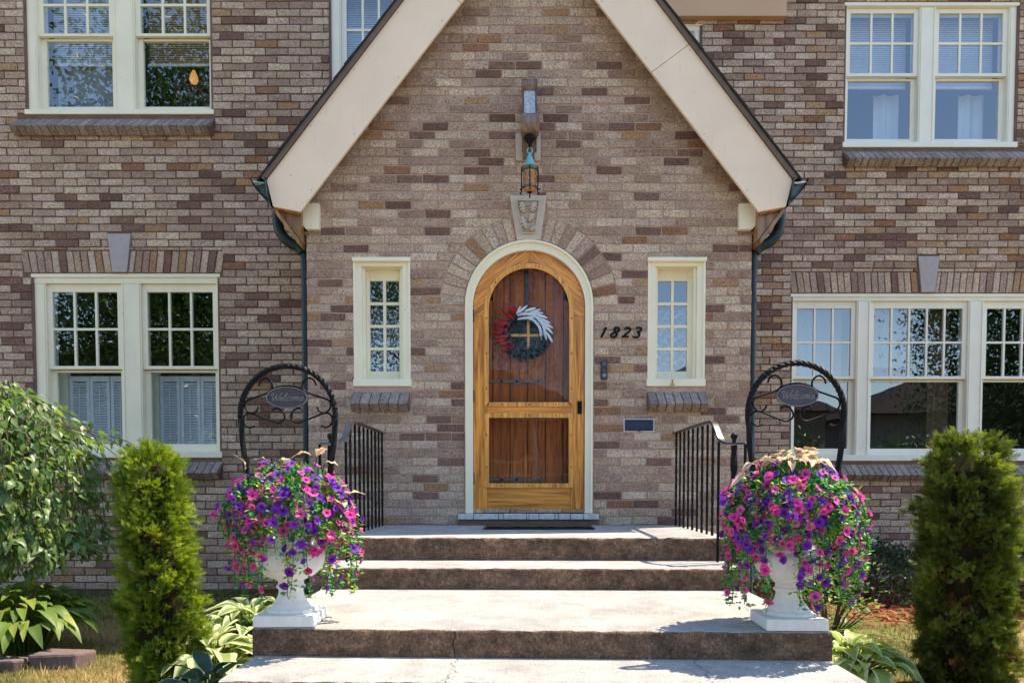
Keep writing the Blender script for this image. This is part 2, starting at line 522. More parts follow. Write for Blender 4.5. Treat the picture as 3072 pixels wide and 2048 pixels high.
M['treeleaf'] = leaf_mat('tree_leaves', [(0, (0.03, 0.07, 0.015)), (0.6, (0.07, 0.13, 0.025)), (0.9, (0.13, 0.2, 0.035)), (1, (0.3, 0.3, 0.04))], 0.3, 0.35, 0.5)
M['wleaf'] = obj_leaf_mat('weeping_leaves', [(0, (0.09, 0.15, 0.05)), (0.7, (0.16, 0.24, 0.075)), (1, (0.32, 0.38, 0.09))], 0.38, 0.4)
M['wleaf2'] = leaf_mat('weeping_leaf_mass', [(0, (0.07, 0.125, 0.04)), (0.7, (0.15, 0.22, 0.07)), (1, (0.30, 0.36, 0.08))], 0.38, 0.4, 0.4)
M['shrub'] = leaf_mat('shrub_leaves', [(0, (0.010, 0.028, 0.010)), (0.7, (0.028, 0.06, 0.020)), (1, (0.055, 0.10, 0.035))], 0.15, 0.3, 0.5)
M['rose'] = leaf_mat('rose_leaves', [(0, (0.07, 0.11, 0.03)), (0.6, (0.16, 0.2, 0.06)), (1, (0.36, 0.34, 0.16))], 0.35)
M['petleaf'] = leaf_mat('petunia_leaves', [(0, (0.02, 0.13, 0.04)), (0.45, (0.045, 0.27, 0.09)), (0.7, (0.16, 0.36, 0.06)), (1, (0.50, 0.52, 0.04))], 0.3, 0.45)
M['hosta_g'] = obj_leaf_mat('hosta_green', [(0, (0.095, 0.16, 0.026)), (0.6, (0.17, 0.245, 0.036)), (1, (0.30, 0.34, 0.05))], 0.35, 0.5)
M['hosta_w'] = obj_leaf_mat('hosta_variegated', [(0, (0.15, 0.24, 0.06)), (1, (0.30, 0.38, 0.10))], 0.35, 0.5, (0.62, 0.62, 0.36), (0.38, 0.56))
M['hosta_y'] = obj_leaf_mat('hosta_cream_edged', [(0, (0.26, 0.36, 0.06)), (1, (0.42, 0.48, 0.09))], 0.4, 0.5, (0.66, 0.66, 0.38), (0.62, 0.80))
M['hosta_b'] = obj_leaf_mat('hosta_blue_green', [(0, (0.025, 0.07, 0.035)), (1, (0.045, 0.10, 0.05))], 0.2, 0.4, (0.45, 0.5, 0.38), (0.86, 0.97))
M['daylily'] = obj_leaf_mat('strap_leaves', [(0, (0.09, 0.16, 0.03)), (1, (0.25, 0.30, 0.06))], 0.35, 0.4)
M['caladium'] = obj_leaf_mat('cream_leaf', [(0, (0.78, 0.62, 0.36)), (1, (0.85, 0.72, 0.5))], 0.25, 0.6, (0.70, 0.30, 0.26), (2.0, 2.1))
def cal_mat():
    m = NT('cream_pink_leaf', 0.6, 0.2)
    u = m.n('Attribute', attribute_name='u').outputs['Fac']
    uu = m.math('ADD', u, m.math('MULTIPLY', m.math('SUBTRACT', m.noise(m.pos(), 60, 3), 0.5), 0.5))
    c = m.ramp(uu, [(0.1, (0.62, 0.22, 0.20)), (0.4, (0.80, 0.55, 0.38)), (0.6, (0.82, 0.68, 0.42)), (0.95, (0.62, 0.60, 0.25))])
    m.color(c); m.translucent(c, 0.3); return m.mat
M['caladium'] = cal_mat()
def petal(name, a, b):
    m = NT(name, 0.6, 0.15)
    c = m.ramp(m.n('ObjectInfo').outputs['Random'], [(0, a), (1, b)])
    u = m.n('Attribute', attribute_name='u').outputs['Fac']
    c = m.mix(1.0, c, m.ramp(u, [(0.15, (0.45, 0.35, 0.45)), (0.5, (0.9, 0.9, 0.9)), (1, (1.1, 1.1, 1.1))]), 'MULTIPLY')
    m.color(c); m.translucent(m.mix(1.0, c, (1.2, 1.2, 1.2), 'MULTIPLY'), 0.3); return m.mat
M['pink'] = petal('pink_petals', (0.66, 0.022, 0.27), (0.88, 0.12, 0.44))
M['purple'] = petal('purple_petals', (0.13, 0.018, 0.33), (0.25, 0.04, 0.46))
M['rose_pk'] = petal('pale_pink_petals', (0.82, 0.16, 0.46), (0.85, 0.35, 0.60))
M['throat'] = plain('flower_throat', (0.75, 0.55, 0.12), 0.7, 0.1, 0.1)
M['red'] = plain('red_spikes', (0.46, 0.012, 0.016), 0.8, 0.15, 0.3, 200, 0.8, fine=300)
M['whitespike'] = plain('white_spikes', (0.80, 0.79, 0.80), 0.8, 0.15, 0.3, 250, 0.8, fine=300)
M['navyhair'] = plain('navy_bristles', (0.012, 0.014, 0.028), 0.7, 0.2, 0.4, 100)
M['hay'] = plain('dry_stems', (0.30, 0.26, 0.17), 0.8, 0.1, 0.3)

def lace():
    m = NT('lace_curtain', 0.9, 0.1)
    tc = m.pos()
    w1 = m.n('TexWave', wave_type='BANDS', bands_direction='DIAGONAL'); w1.inputs['Scale'].default_value = 7; m.l(tc, w1.inputs[0])
    mp = m.pos((-1, 1, 1))
    w2 = m.n('TexWave', wave_type='BANDS', bands_direction='DIAGONAL'); w2.inputs['Scale'].default_value = 7; m.l(mp, w2.inputs[0])
    mx = m.math('MAXIMUM', w1.outputs['Fac'], w2.outputs['Fac'])
    dots = m.noise(tc, 30, 2)
    f = m.math('ADD', m.math('MULTIPLY', m.math('GREATER_THAN', mx, 0.93), 0.45), m.math('MULTIPLY', m.math('GREATER_THAN', dots, 0.60), 0.25))
    f = m.math('MINIMUM', m.math('ADD', f, 0.12), 1.0)
    m.color((0.72, 0.72, 0.80))
    tr = m.n('BsdfTransparent'); ms = m.n('MixShader')
    m.l(f, ms.inputs[0]); m.l(tr.outputs[0], ms.inputs[1]); m.l(m.p.outputs[0], ms.inputs[2]); m.l(ms.outputs[0], m.out.inputs['Surface'])
    return m.mat
M['lace'] = lace()
def sheer(name, op):
    m = NT(name, 0.9, 0.1); m.color((0.78, 0.78, 0.80))
    tr = m.n('BsdfTransparent'); ms = m.n('MixShader'); ms.inputs[0].default_value = op
    m.l(tr.outputs[0], ms.inputs[1]); m.l(m.p.outputs[0], ms.inputs[2]); m.l(ms.outputs[0], m.out.inputs['Surface'])
    return m.mat
M['sheer'] = sheer('sheer_curtain', 0.45)
def glow():
    m = NT('lit_lamp_globe'); m.p.inputs['Emission Color'].default_value = (1.0, 0.45, 0.12, 1); m.p.inputs['Emission Strength'].default_value = 0.28
    m.color((0.8, 0.5, 0.2)); return m.mat
M['glow'] = glow()

# brick palette
STOPS = [(0.0, (0.175, 0.102, 0.084)), (0.10, (0.225, 0.135, 0.108)), (0.22, (0.315, 0.210, 0.165)), (0.42, (0.42, 0.300, 0.238)), (0.62, (0.50, 0.375, 0.298)), (0.82, (0.57, 0.44, 0.350)), (1.0, (0.65, 0.525, 0.415))]
def brick_col(dark=0.18, warm=0.12):
    r = random.random()
    if r < warm: b = random.choice([(0.40, 0.235, 0.135), (0.44, 0.285, 0.175), (0.31, 0.165, 0.100)])
    else:
        u = random.random()
        u = random.uniform(0, 0.14) if u < dark else 0.24 + 0.70 * random.random() ** 0.8
        b = tuple(float(np.interp(u, [q[0] for q in STOPS], [q[1][k] for q in STOPS])) for k in range(3))
    k = random.uniform(0.98, 1.15)
    return (b[0] * k * 1.10, b[1] * k * random.uniform(1.01, 1.07), b[2] * k * random.uniform(0.90, 1.00))

# ------------------------------------------------------------------ ground and paving
GZ = -0.66
b = MB(); b.add([(-400, -400, GZ - 0.012), (400, -400, GZ - 0.012), (400, 400, GZ - 0.012), (-400, 400, GZ - 0.012)], [(0, 1, 2, 3)])
g = b.build('ground', M['ground']); tag(g, kind='structure')
b = MB()
for i in range(9):
    b.box(-1.15, 1.15, -4.05 - i * 1.2, -2.87 - i * 1.2 - (0.30 if i == 0 else 0), GZ - 0.05, GZ + 0.03)
g = b.build('walkway', M['conc'], bevel=0.008); tag(g, kind='structure')
b = MB(); b.box(-60, 60, -21.5, -14.2, GZ - 0.1, GZ - 0.004); g = b.build('street', M['road']); tag(g, kind='structure')
b = MB(); b.box(-60, 60, -14.2, -14.05, GZ - 0.1, GZ + 0.1); g = b.build('kerb', M['conc']); tag(g, kind='structure')

# ------------------------------------------------------------------ the house
house = empty('brick_house', (0, 0, GZ), 'two-storey brown brick house with gabled entrance porch and cream window trim', 'house')
CV, CM = 0.0655, 0.0675           # brick courses of the porch and of the main walls
YL, YR = 1.0, 1.67                # main wall planes left and right of the porch
HW = 1.712                        # half width of the porch
ZC, RF, RV = 1.695, 0.495, 0.685  # door arch centre height, frame radius, radius over the arch bricks
SLOPE = 1.26
LOOSE = []                        # bricks that can become single objects: (centre x, y, z, length, height, colour)

def sub_interval(iv, a0, a1, b0, b1):
    out = []
    for (l0, l1, r0, r1) in iv:
        if (b0 + b1) <= (l0 + l1) or (a0 + a1) >= (r0 + r1): out.append((l0, l1, r0, r1)); continue
        if a0 + a1 > l0 + l1 + 0.02: out.append((l0, l1, a0, a1))
        if b0 + b1 < r0 + r1 - 0.02: out.append((b0, b1, r0, r1))
    return out

def one_brick(mb, l0, l1, r0, r1, za, zb, Y, prot, axis='x', flip=1, dark=0.18, warm=0.12, col=None):
    """a brick face with chamfered, slightly uneven edges; Y = wall face, outward is -y (or +-x for side walls)"""
    col = col or brick_col(dark, warm)
    ch = 0.0035
    yb = 0.02; yf = -prot + random.uniform(-0.0035, 0.0030); yc = yf + 0.003
    j = lambda s=0.0022: random.uniform(-s, s)
    o = [(l0 + j(.0025), za + j(.003)), (r0 + j(.0025), za + j(.003)), (r1 + j(.0025), zb + j(.003)), (l1 + j(.0025), zb + j(.003))]
    (l0, za0), (r0, za1), (r1, zb1), (l1, zb0) = o
    i_ = [(l0 + ch + j(), za0 + ch + j()), (r0 - ch + j(), za1 + ch + j()), (r1 - ch + j(), zb1 - ch + j()), (l1 + ch + j(), zb0 - ch + j())]
    pts = [(x, yb, z) for x, z in o] + [(x, yc, z) for x, z in o] + [(x, yf + j(0.0015), z) for x, z in i_]
    if axis == 'x': P = [(x, Y + y, z) for x, y, z in pts]
    else: P = [(Y - flip * y, x, z) for x, y, z in pts]
    fs = [(8, 9, 10, 11)]
    for k in range(4):
        l = (k + 1) % 4
        fs.append((4 + k, 4 + l, 8 + l, 8 + k)); fs.append((k, l, 4 + l, 4 + k))
    if axis == 'y' and flip > 0: pass
    if axis == 'y' and flip < 0: fs = [tuple(reversed(f)) for f in fs]
    mb.add(P, fs, 0, col)

def lay(mb, lims, z0, z1, c, Y, openings, prot, joint=0.010, mod=0.203, loose=False, axis='x', flip=1, dark=0.18, warm=0.12):
    n = int(round((z1 - z0) / c))
    for i in range(n):
        za, zb = z0 + i * c + joint / 2, z0 + (i + 1) * c - joint / 2
        la, ra = lims(za); lb, rb = lims(zb)
        if la is None or lb is None: continue
        iv = [(la, lb, ra, rb)]
        cuts = []
        for op in openings:
            if op[0] == 'rect':
                _, xa, xb, zA, zB = op
                if zb <= zA + 0.004 or za >= zB - 0.004: continue
                iv = sub_interval(iv, xa, xa, xb, xb)
                if za < zA - 0.02: cuts.append((xa, xb, za, zA - 0.003))
                if zb > zB + 0.02: cuts.append((xa, xb, zB + 0.003, zb))
            elif op[0] == 'arch':
                _, xc, w, zc, rr = op
                def hw(z):
                    if z <= zc: return w
                    q = rr * rr - (z - zc) ** 2
                    return math.sqrt(q) if q > 0 else -1
                h0, h1 = hw(za), hw(zb)
                if h0 < 0 and h1 < 0: continue
                h0 = max(h0, 0.0); h1 = max(h1, 0.0)
                iv = sub_interval(iv, xc - h0 - joint / 2, xc - h1 - joint / 2, xc + h0 + joint / 2, xc + h1 + joint / 2)
        off = (i % 2) * mod / 2 + random.uniform(-0.012, 0.012)
        for (l0, l1, r0, r1) in iv:
            lm, rm = min(l0, l1), max(r0, r1)
            k = math.ceil((max(l0, l1) + 0.045 - off) / mod)
            xs = []
            while off + k * mod < min(r0, r1) - 0.045:
                xs.append(off + k * mod + random.uniform(-0.004, 0.004)); k += 1
            edges = [None] + xs + [None]
            for e in range(len(edges) - 1):
                A, B = edges[e], edges[e + 1]
                a0, a1 = (l0, l1) if A is None else (A + joint / 2, A + joint / 2)
                b0, b1 = (r0, r1) if B is None else (B - joint / 2, B - joint / 2)
                if loose and A is not None and B is not None:
                    LOOSE.append(((a0 + b0) / 2, Y, (za + zb) / 2, b0 - a0, zb - za, brick_col(dark, warm), prot)); continue
                one_brick(mb, a0, a1, b0, b1, za, zb, Y, prot, axis, flip, dark, warm)
        cuts = [q for q in cuts if not any(o_[0] == 'rect' and o_[1] - 0.01 <= q[0] and o_[2] + 0.01 >= q[1] and o_[3] < (q[2] + q[3]) / 2 < o_[4] for o_ in openings)]
        for (xa, xb, zA, zB) in cuts:
            x = xa
            while x < xb - 0.03:
                x2 = min(x + mod, xb)
                if xb - x2 < 0.05: x2 = xb
                one_brick(mb, x + joint / 2, x + joint / 2, x2 - joint / 2, x2 - joint / 2, zA, zB, Y, prot, axis, flip, dark, warm)
                x = x2

def wall_cells(x0, x1, z0, z1, y0, y1, holes):
    mb = MB()
    xs = sorted({x0, x1, *[h[0] for h in holes], *[h[1] for h in holes]})
    zs = sorted({z0, z1, *[h[2] for h in holes], *[h[3] for h in holes]})
    for a, c_ in zip(xs[:-1], xs[1:]):
        run = None
        for d, e in zip(zs[:-1], zs[1:]):
            xm, zm = (a + c_) / 2, (d + e) / 2
            solid = not any(h[0] < xm < h[1] and h[2] < zm < h[3] for h in holes)
            if solid: run = (run[0], e) if run else (d, e)
            if (not solid or e == zs[-1]) and run:
                mb.box(a, c_, y0, y1, run[0], run[1]); run = None
    return mb

# --- porch front wall
VW = [(-1.355, -0.915, 1.075, 2.055), (0.915, 1.360, 1.075, 2.055)]
wallv = MB()
ZB = -0.70
for (x0, x1, z0, z1) in [(-HW, -1.345, ZB, 2.3), (-0.925, -0.49, ZB, 2.3), (0.49, 0.925, ZB, 2.3), (1.35, HW, ZB, 2.3),
                         (-1.345, -0.925, ZB, 1.08), (0.925, 1.35, ZB, 1.08), (-1.345, -0.925, 2.05, 2.3), (0.925, 1.35, 2.05, 2.3)]:
    wallv.box(x0, x1, 0.006, 0.22, z0, z1)
arc = [(RF * math.cos(t), ZC + RF * math.sin(t)) for t in np.linspace(math.pi, 0, 25)]
wallv.strip([(-0.49, 2.3)] + [(x, 2.3) for x, z in arc[1:-1]] + [(0.49, 2.3)], [(-0.49, ZC)] + arc[1:-1] + [(0.49, ZC)], 0.006, 0.22)
wallv.prism([(-HW, 2.3), (HW, 2.3), (1.85, 2.42), (0, 4.80), (-1.85, 2.42)], 0.006, 0.22)
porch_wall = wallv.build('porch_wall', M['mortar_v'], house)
def vlims(z):
    if z < 2.40: return (-HW, HW)
    w = min(HW, 0.55 + (3.894 - z) / SLOPE + 0.10)
    return (-w, w) if w > 0.1 else (None, None)
rest = MB()
KEY = [(-0.149, 2.521), (-0.093, 2.185), (0.087, 2.185), (0.135, 2.521)]
vop = [('rect', *w) for w in VW] + [('arch', 0.0, RF + 0.004, ZC, RV)]
vop += [('rect', -0.147, 0.133, 2.33, 2.523), ('rect', -0.555, 0.545, 0.0, 0.092), ('rect', 0.735, 0.97, 0.722, 0.824),
        ('rect', -0.105, 0.09, 2.785, 2.99), ('rect', -1.76, -1.602, 2.262, 2.455), ('rect', 1.600, 1.76, 2.256, 2.449)]
# sills take the place of bricks under the small windows
vop += [('rect', -1.36, -0.915, 0.93, 1.08), ('rect', 0.912, 1.365, 0.93, 1.08)]
lay(rest, vlims, -0.655, 4.519, CV, 0.0, vop, 0.0, loose=True, dark=0.10, warm=0.07)
# keep the 300 that show largest as single bricks, the others join the brickwork
LOOSE.sort(key=lambda q: abs(q[2] - 1.2) + 0.35 * abs(q[0]))
vis = [q for q in LOOSE if q[2] > 0.03 and (abs(q[0]) < 1.66)]
single = vis[:300]
sset = set(id(q) for q in single)
for q in LOOSE:
    if id(q) in sset: continue
    one_brick(rest, q[0] - q[3] / 2, q[0] - q[3] / 2, q[0] + q[3] / 2, q[0] + q[3] / 2, q[2] - q[4] / 2, q[2] + q[4] / 2, q[1], q[6], col=q[5])
bm_var = []
for k in range(8):
    mb = MB(); one_brick(mb, -0.5 * 0.193, -0.5 * 0.193, 0.5 * 0.193, 0.5 * 0.193, -CV / 2 + 0.005, CV / 2 - 0.005, 0, 0.0, col=(1, 1, 1))
    bm_var.append(mb.mesh('brick', M['brick_o']))
for q in single:
    o = link_mesh('brick', random.choice(bm_var), porch_wall, (q[0], q[1], q[2]))
    o.scale = (q[3] / 0.193, 1, 1); o.color = (*q[5], 1)
# porch side walls
for s in (-1, 1):
    mb = MB(); mb.box(min(s * HW, s * (HW - 0.2)) + (0.006 if s < 0 else 0), max(s * HW, s * (HW - 0.2)) - (0.006 if s > 0 else 0), 0.22, YL if s < 0 else YR, ZB, 2.55)
    mb.build('porch_side_wall', M['mortar_m'], house)
    lay(rest, lambda z, e=(YL if s < 0 else YR): (0.004, e), -0.655, 2.35, CV, s * HW, [], 0.0, axis='y', flip=s)

# --- arch bricks over the door and key stones
def voussoir(name, parent, quad, Y, prot):
    """quad: 4 xz points ccw from outside"""
    mb = MB(); cx = sum(p[0] for p in quad) / 4; cz = sum(p[1] for p in quad) / 4
    ch = 0.0035
    inn = [(x + (cx - x) * 0.07, z + (cz - z) * 0.03) for x, z in quad]
    yf = Y - prot + random.uniform(-0.002, 0.002)
    v = [(x, Y + 0.02, z) for x, z in quad] + [(x, yf + 0.004, z) for x, z in quad] + [(x, yf, z) for x, z in inn]
    fs = [(8, 9, 10, 11)]
    for k in range(4):
        l = (k + 1) % 4
        fs += [(4 + k, 4 + l, 8 + l, 8 + k), (k, l, 4 + l, 4 + k)]
    mb.add(v, fs, 0)
    o = mb.build(name, M['brick_o'], parent)
    o.color = (*brick_col(0.12, 0.06), 1)
    return o
a0 = math.asin(0.098 / 0.5)
nv = 11
for s in (-1, 1):
    for k in range(nv):
        t0 = 0.0 + (math.pi / 2 - a0) * k / nv; t1 = (math.pi / 2 - a0) * (k + 1) / nv
        g0 = 0.0085 / 0.5; g1 = 0.011 / RV
        r0, r1 = RF + 0.006, RV - 0.004
        P = [(r0 * math.cos(t0 + g0 / 2), r0 * math.sin(t0 + g0 / 2)), (r1 * math.cos(t0 + g1 / 2), r1 * math.sin(t0 + g1 / 2)),
             (r1 * math.cos(t1 - g1 / 2), r1 * math.sin(t1 - g1 / 2)), (r0 * math.cos(t1 - g0 / 2), r0 * math.sin(t1 - g0 / 2))]
        P = [(s * x, ZC + z) for x, z in P]
        if s < 0: P = P[::-1]
        voussoir('voussoir', porch_wall, P, 0.0, 0.002)
mb = MB(); mb.prism(KEY, -0.022, 0.05)
key = mb.build('keystone', M['limestone'], house, bevel=0.003)
# carved panel with oak leaves standing in relief
mb = MB()
mb.strip([(-0.092, 2.475), (-0.052, 2.238), (0.042, 2.238), (0.075, 2.475)], [(-0.100, 2.483), (-0.058, 2.230), (0.048, 2.230), (0.083, 2.483)], -0.040, -0.0222, closed=True)
mb.build('panel_border', M['limestone'], key)
def oak_leaf(mb, c, ang, L, w, y0, y1):
    prof = [(0.0, 0.05), (0.12, 0.22), (0.2, 0.10), (0.33, 0.42), (0.45, 0.16), (0.58, 0.50), (0.70, 0.18), (0.84, 0.30), (1.0, 0.0)]
    up = [(t, h) for t, h in prof]; lo = [(t, -h) for t, h in prof[::-1][1:]]
    ca, sa = math.cos(ang), math.sin(ang)
    pts = [(c[0] + (t * L) * ca - h * w * sa, c[1] + (t * L) * sa + h * w * ca) for t, h in up + lo]
    mid = [(c[0] + t * L * ca, c[1] + t * L * sa) for t, h in prof]
    n = len(prof)
    for i in range(n - 1):
        for sgn in (1, -1):
            q = [mid[i], mid[i + 1]]
            e0 = (c[0] + prof[i][0] * L * ca - sgn * prof[i][1] * w * sa, c[1] + prof[i][0] * L * sa + sgn * prof[i][1] * w * ca)
            e1 = (c[0] + prof[i + 1][0] * L * ca - sgn * prof[i + 1][1] * w * sa, c[1] + prof[i + 1][0] * L * sa + sgn * prof[i + 1][1] * w * ca)
            v = [(q[0][0], y1, q[0][1]), (q[1][0], y1, q[1][1]), (e1[0], y1 + 0.013, e1[1]), (e0[0], y1 + 0.013, e0[1]), (e1[0], y0, e1[1]), (e0[0], y0, e0[1])]
            mb.add(v, [(0, 1, 2, 3), (3, 2, 4, 5)])
mb = MB()
for (c, a, L, w) in [((-0.040, 2.385), R(105), 0.085, 0.075), ((0.018, 2.390), R(70), 0.080, 0.075), ((-0.002, 2.318), R(62), 0.072, 0.06), ((-0.022, 2.262), R(112), 0.105, 0.065), ((0.004, 2.248), R(35), 0.045, 0.05)]:
    oak_leaf(mb, c, a, L, w, -0.022, -0.058)
mb.tube(catmull([(-0.03, -0.025, 2.245), (0.01, -0.027, 2.28), (0.03, -0.027, 2.33), (0.045, -0.027, 2.38), (0.02, -0.026, 2.42)], 5), 0.005, 6)
mb.build('carved_oak_leaves', M['limestone'], key)

# --- main walls
UL = (-4.50, -2.815, 3.622, 5.10); LL = (-4.49, -2.785, 0.555, 2.217)
UR = (3.118, 4.835, 3.628, 5.03); LR = (2.630, 5.27, 0.545, 2.206)
ML = (-1.775, -0.95, 3.70, 5.10); MR = (0.80, 1.722, 3.70, 4.84)
ZT = 5.30
holesL = [UL, LL, ML]; holesR = [UR, LR, MR]
def inset(h, d=0.02): return (h[0] + d, h[1] - d, h[2] + d, h[3] - d)
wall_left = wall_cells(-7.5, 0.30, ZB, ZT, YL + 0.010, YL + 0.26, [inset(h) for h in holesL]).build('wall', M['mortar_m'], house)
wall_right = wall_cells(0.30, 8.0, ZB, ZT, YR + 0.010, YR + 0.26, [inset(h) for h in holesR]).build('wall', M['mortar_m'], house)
AL = (-4.56, -2.75, 2.205, 2.42); AR = (2.622, 5.30, 2.195, 2.415)
SL = 0.13
lay(rest, lambda z: (-6.2, -0.4), -0.655, ZT, CM, YL, [('rect', *UL), ('rect', *LL), ('rect', *ML), ('rect', *AL), ('rect', -3.79, -3.57, 2.42, 2.565),
    ('rect', -4.57, -2.80, 3.50, 3.63), ('rect', -4.55, -2.78, 0.43, 0.56)], 0.0, joint=0.0105, dark=0.11, warm=0.06)
lay(rest, lambda z: (0.45, 6.6), -0.655, ZT, CM, YR, [('rect', *UR), ('rect', *LR), ('rect', *MR), ('rect', *AR), ('rect', 3.875, 4.095, 2.415, 2.566),
    ('rect', 3.11, 4.91, 3.50, 3.635), ('rect', 2.61, 5.31, 0.42, 0.55), ('rect', 0.45, 2.525, 4.85, 5.4)], 0.0, joint=0.0105, dark=0.12, warm=0.07)
stuff = rest.build('brickwork', M['brick_a'], house); stuff['kind'] = 'stuff'

def flat_arch(x0, x1, z0, z1, xk, k0, k1, zk, Y, wall):
    # soldier bricks leaning away from the key stone
    n = int(round((x1 - x0) / 0.0665)); fan = 0.035
    xe = [x0 + (x1 - x0) * i / n for i in range(n + 1)]
    for a, c_ in zip(xe[:-1], xe[1:]):
        if c_ > xk - k0 - 0.012 and a < xk + k0 + 0.012: 
            if a < xk - k0 - 0.03: c_ = xk - k0 - 0.004
            elif c_ > xk + k0 + 0.03: a = xk + k0 + 0.004
            else: continue
        la = fan * (a - xk) / (x1 - x0) * 2; lc = fan * (c_ - xk) / (x1 - x0) * 2
        la += (k1 - k0) * (1 if a > xk else -1) * max(0, 1 - abs(a - xk) / 0.5) * 0.7; lc += (k1 - k0) * (1 if c_ > xk else -1) * max(0, 1 - abs(c_ - xk) / 0.5) * 0.7
        g_ = 0.005
        voussoir('soldier_brick', wall, [(a + g_, z0 + 0.003), (c_ - g_, z0 + 0.003), (c_ - g_ + lc, z1 - 0.005), (a + g_ + la, z1 - 0.005)], Y, 0.0)
    mb = MB(); mb.prism([(xk - k0, z0 + 0.004), (xk + k0, z0 + 0.004), (xk + k1, zk), (xk - k1, zk)], Y - 0.014, Y + 0.05)
    mb.build('keystone', M['keygrey'], house, bevel=0.003)
flat_arch(-4.545, -2.765, 2.219, 2.418, -3.678, 0.066, 0.107, 2.564, YL, wall_left)
flat_arch(2.635, 5.29, 2.208, 2.413, 3.985, 0.067, 0.107, 2.565, YR, wall_right)

def brick_sill(x0, x1, zt, Y, lean=0.0, dark=0.1):
    n = max(1, int(round((x1 - x0) / 0.0685)))
    mb = MB()
    # mortar bed
    def sec(y, z): return (y, z)
    P = [(Y + 0.05, zt - 0.004), (Y - 0.088, zt - 0.145), (Y - 0.024, zt - 0.195), (Y + 0.05, zt - 0.17)]
    v = [(x0 + 0.004, y, z) for y, z in P] + [(x1 - 0.004, y, z) for y, z in P]
    mb.add(v, [(0, 1, 2, 3), (7, 6, 5, 4), (1, 0, 4, 5), (2, 1, 5, 6), (3, 2, 6, 7), (0, 3, 7, 4)])
    bed = mb.build('sill', M['mortar_m'], house)
    w = (x1 - x0) / n
    for i in range(n):
        a = x0 + i * w + 0.004; c_ = a + w - 0.008
        d = random.uniform(-0.004, 0.004)
        Q = [(Y + 0.05, zt), (Y - 0.100 + d, zt - 0.142 + d), (Y - 0.032 + d, zt - 0.200 + d), (Y + 0.05, zt - 0.175)]
        m2 = MB(); v = [(a, y, z) for y, z in Q] + [(c_, y, z) for y, z in Q]
        if lean:
            v = [(x + (lean if k % 4 == 1 or k % 4 == 2 else 0), y, z) for k, (x, y, z) in enumerate(v)]
        m2.add(v, [(0, 1, 2, 3), (7, 6, 5, 4), (1, 0, 4, 5), (2, 1, 5, 6), (3, 2, 6, 7), (0, 3, 7, 4)])
        o = m2.build('sill_brick', M['brick_o'], bed, bevel=0.003)
        q_ = random.uniform(0.80, 1.12); o.color = (0.40 * q_, 0.315 * q_, 0.27 * q_, 1)
brick_sill(-1.358, -0.918, 1.075, 0.0, -0.012)
brick_sill(0.910, 1.362, 1.075, 0.0, 0.012)
brick_sill(-4.56, -2.805, 3.622, YL, -0.03)
brick_sill(-4.54, -2.775, 0.556, YL, -0.02)
brick_sill(3.12, 4.90, 3.628, YR, 0.02)
brick_sill(2.62, 5.30, 0.545, YR, 0.02)

# --- windows
def pane(parent, x0, x1, y, z0, z1, mat=None):
    mb = MB(); mb.box(x0, x1, y, y + 0.004, z0, z1)
    return mb.build('pane', mat or M['glass'], parent)

def sash(win, x0, x1, z0, z1, y, cols, rows, st=0.045, rt=0.045, rb=0.045, mu=0.020, d=0.035, mat='cream'):
    """glass opening x0..x1, z0..z1; frame around it, glazing bars as single pieces, one pane per light"""
    mb = MB()
    X0, X1, Z0, Z1 = x0 - st, x1 + st, z0 - rb, z1 + rt
    mb.box(X0, x0, y, y + d, Z0, Z1); mb.box(x1, X1, y, y + d, Z0, Z1)
    mb.box(x0, x1, y, y + d, Z0, z0); mb.box(x0, x1, y, y + d, z1, Z1)
    mb.build('sash', M[mat], win, bevel=0.003)
    xs = [x0 + (x1 - x0) * i / cols for i in range(cols + 1)]; zs = [z0 + (z1 - z0) * i / rows for i in range(rows + 1)]
    for x in xs[1:-1]:
        m2 = MB(); m2.box(x - mu / 2, x + mu / 2, y + 0.004, y + d - 0.006, z0, z1); m2.build('muntin', M[mat], win)
    for z in zs[1:-1]:
        for i in range(cols):
            m2 = MB(); m2.box(xs[i] + (mu / 2 if i else 0), xs[i + 1] - (mu / 2 if i < cols - 1 else 0), y + 0.006, y + d - 0.008, z - mu / 2, z + mu / 2); m2.build('muntin', M[mat], win)
    for i in range(cols):
        for k in range(rows):
            pane(win, xs[i] + (mu / 2 if i else 0) , xs[i + 1] - (mu / 2 if i < cols - 1 else 0), y + 0.017,
                 zs[k] + (mu / 2 if k else 0), zs[k + 1] - (mu / 2 if k < rows - 1 else 0))

